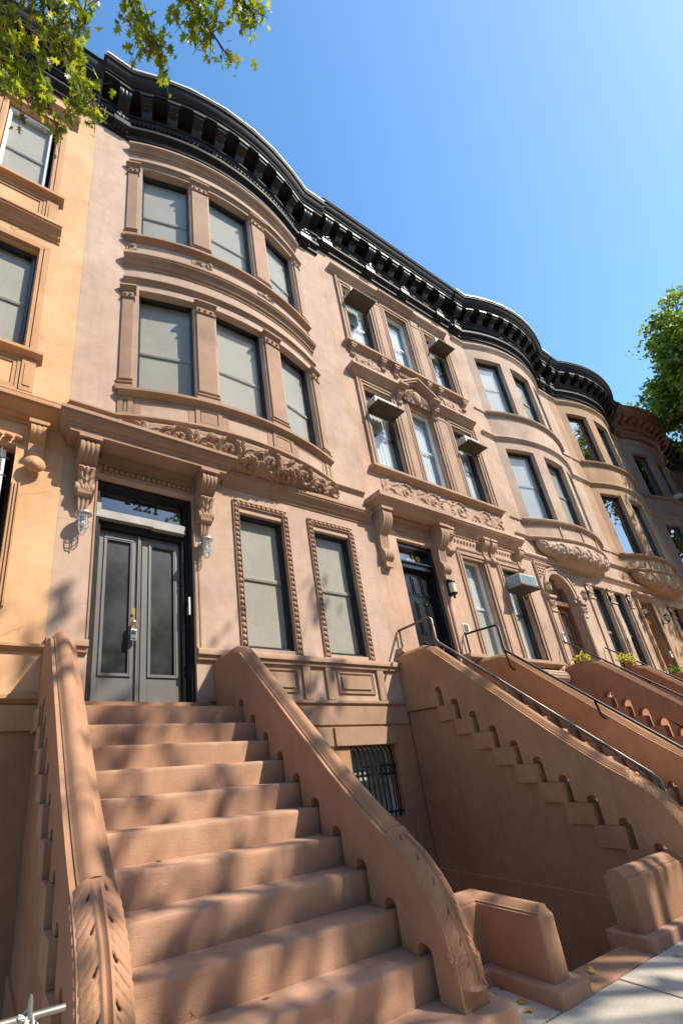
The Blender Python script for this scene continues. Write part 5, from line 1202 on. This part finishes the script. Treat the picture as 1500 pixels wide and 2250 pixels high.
def dup(root, loc):
    r = root.copy(); C.objects.link(r); r.location = loc
    for ch in list(root.children):
        c = ch.copy(); C.objects.link(c); c.parent = r
    return r
for i in range(1, 14): dup(t, (-30+5.5*i, -20, -.34))
src = [o for o in C.objects if o.name.startswith('street_tree') and 'dappled' in o['label']][0]
for x in (-9.5, -1.5, 19.5, 29):
    c = dup(src, (x, -16.6, -.34)); c['label'] = 'street tree on the far kerb, seen only as a reflection in the windows'; c['group'] = 'trees on the far kerb'
ORG[0] = Vector((0, 0, 0))
# ------------------------------------------------------------------ potted plants and fallen leaves
def shrub(loc, h, r, mat, n, label, extra=None):
    t = thing('potted_plant', label, 'plant', loc, 'plants on the stoops'); x, y, z = loc; q = random.Random(int(x*100))
    MB().lathe(x, y, [(.06, z+.001), (.075, z+.07), (.08, z+.08), (.07, z+.08)], 14).build('pot', 'cheek3', t)
    st = MB(); pts = []
    for k in range(16):
        a = q.uniform(0, 2*pi); e = Vector((x+r*q.uniform(.2, 1)*cos(a), y+r*q.uniform(.2, 1)*sin(a), z+.06+h*q.uniform(.2, 1))); st.tube([(x, y, z+.06), ((x+e.x)/2, (y+e.y)/2, z+.1+h*.4), e], .004, 4, False)
        for j in range(n): pts.append(e+Vector((q.gauss(0, .045), q.gauss(0, .045), q.gauss(0, .05)-.03)))
    st.build('stem', 'bark', t); leaves('foliage', mat, t, pts, .075, SIMPLE, q, .6)
    if extra: leaves('lower_foliage', extra, t, [(x-.14+q.gauss(0, .06), y-.02+q.gauss(0, .05), z+.10+q.gauss(0, .04)) for _ in range(12)], .05, SIMPLE, q, .5)
shrub((13.20, -.40, 2.99+.06), .30, .15, 'leaf_yellow', 13, 'yellow-green bushy plant with a few red leaves on the red-orange stoop', 'leaf_red')
shrub((11.02, -.34, 2.99+.06), .12, .12, 'leaf_yellow', 7, 'small yellow-green plant on the near side wall of the red-orange stoop')
shrub((16.26, -.30, 2.99+.06), .10, .16, 'leaf_green', 6, 'low green plant by the golden oak door')
ORG[0] = Vector((0, 0, 0))
FL = [(.64, -1.87, .8, 'curled yellow leaf on the sunny end of a middle step'), (.85, -2.53, .2, 'small yellow leaf near the middle of the lowest step'), (.63, -2.51, .2, 'pale curled leaf on the lowest step, farthest from the low walls'),
      (1.57, -2.08, .6, 'tiny yellow leaf on a middle step, near its shaded end'), (1.04, -2.57, .2, 'tiny yellow leaf on the lowest step, nearest the shaded end'), (1.60, -2.33, .4, 'tiny pale leaf on the step above the lowest'),
      (3.02, -2.62, -.203, None), (2.80, -2.60, -.203, None), (2.86, -2.74, -.203, None), (2.62, -2.70, -.203, None), (2.78, -2.86, -.203, None), (2.70, -2.56, -.203, None), (2.88, -2.58, -.203, None),
      (4.31, -3.06, -.19, 'curled yellow leaf on the concrete in front of the straight low wall'), (3.55, -2.86, -.196, 'small brown leaf on the brown threshold of the areaway')]
for i, (x, y, z, lb) in enumerate(FL):
    q = random.Random(i+50); ob = leaves('fallen_leaf', 'leaf_fallen', None, [(x, y, z+.012)], .09 if z < 0 else (.07 if i == 0 else .04), OAK, q, 3.0)
    ob.location = (0, 0, 0); tag(ob, lb or 'yellow-brown fallen leaf on the concrete in the corner of the L-shaped low wall', 'leaf', 'fallen leaves')
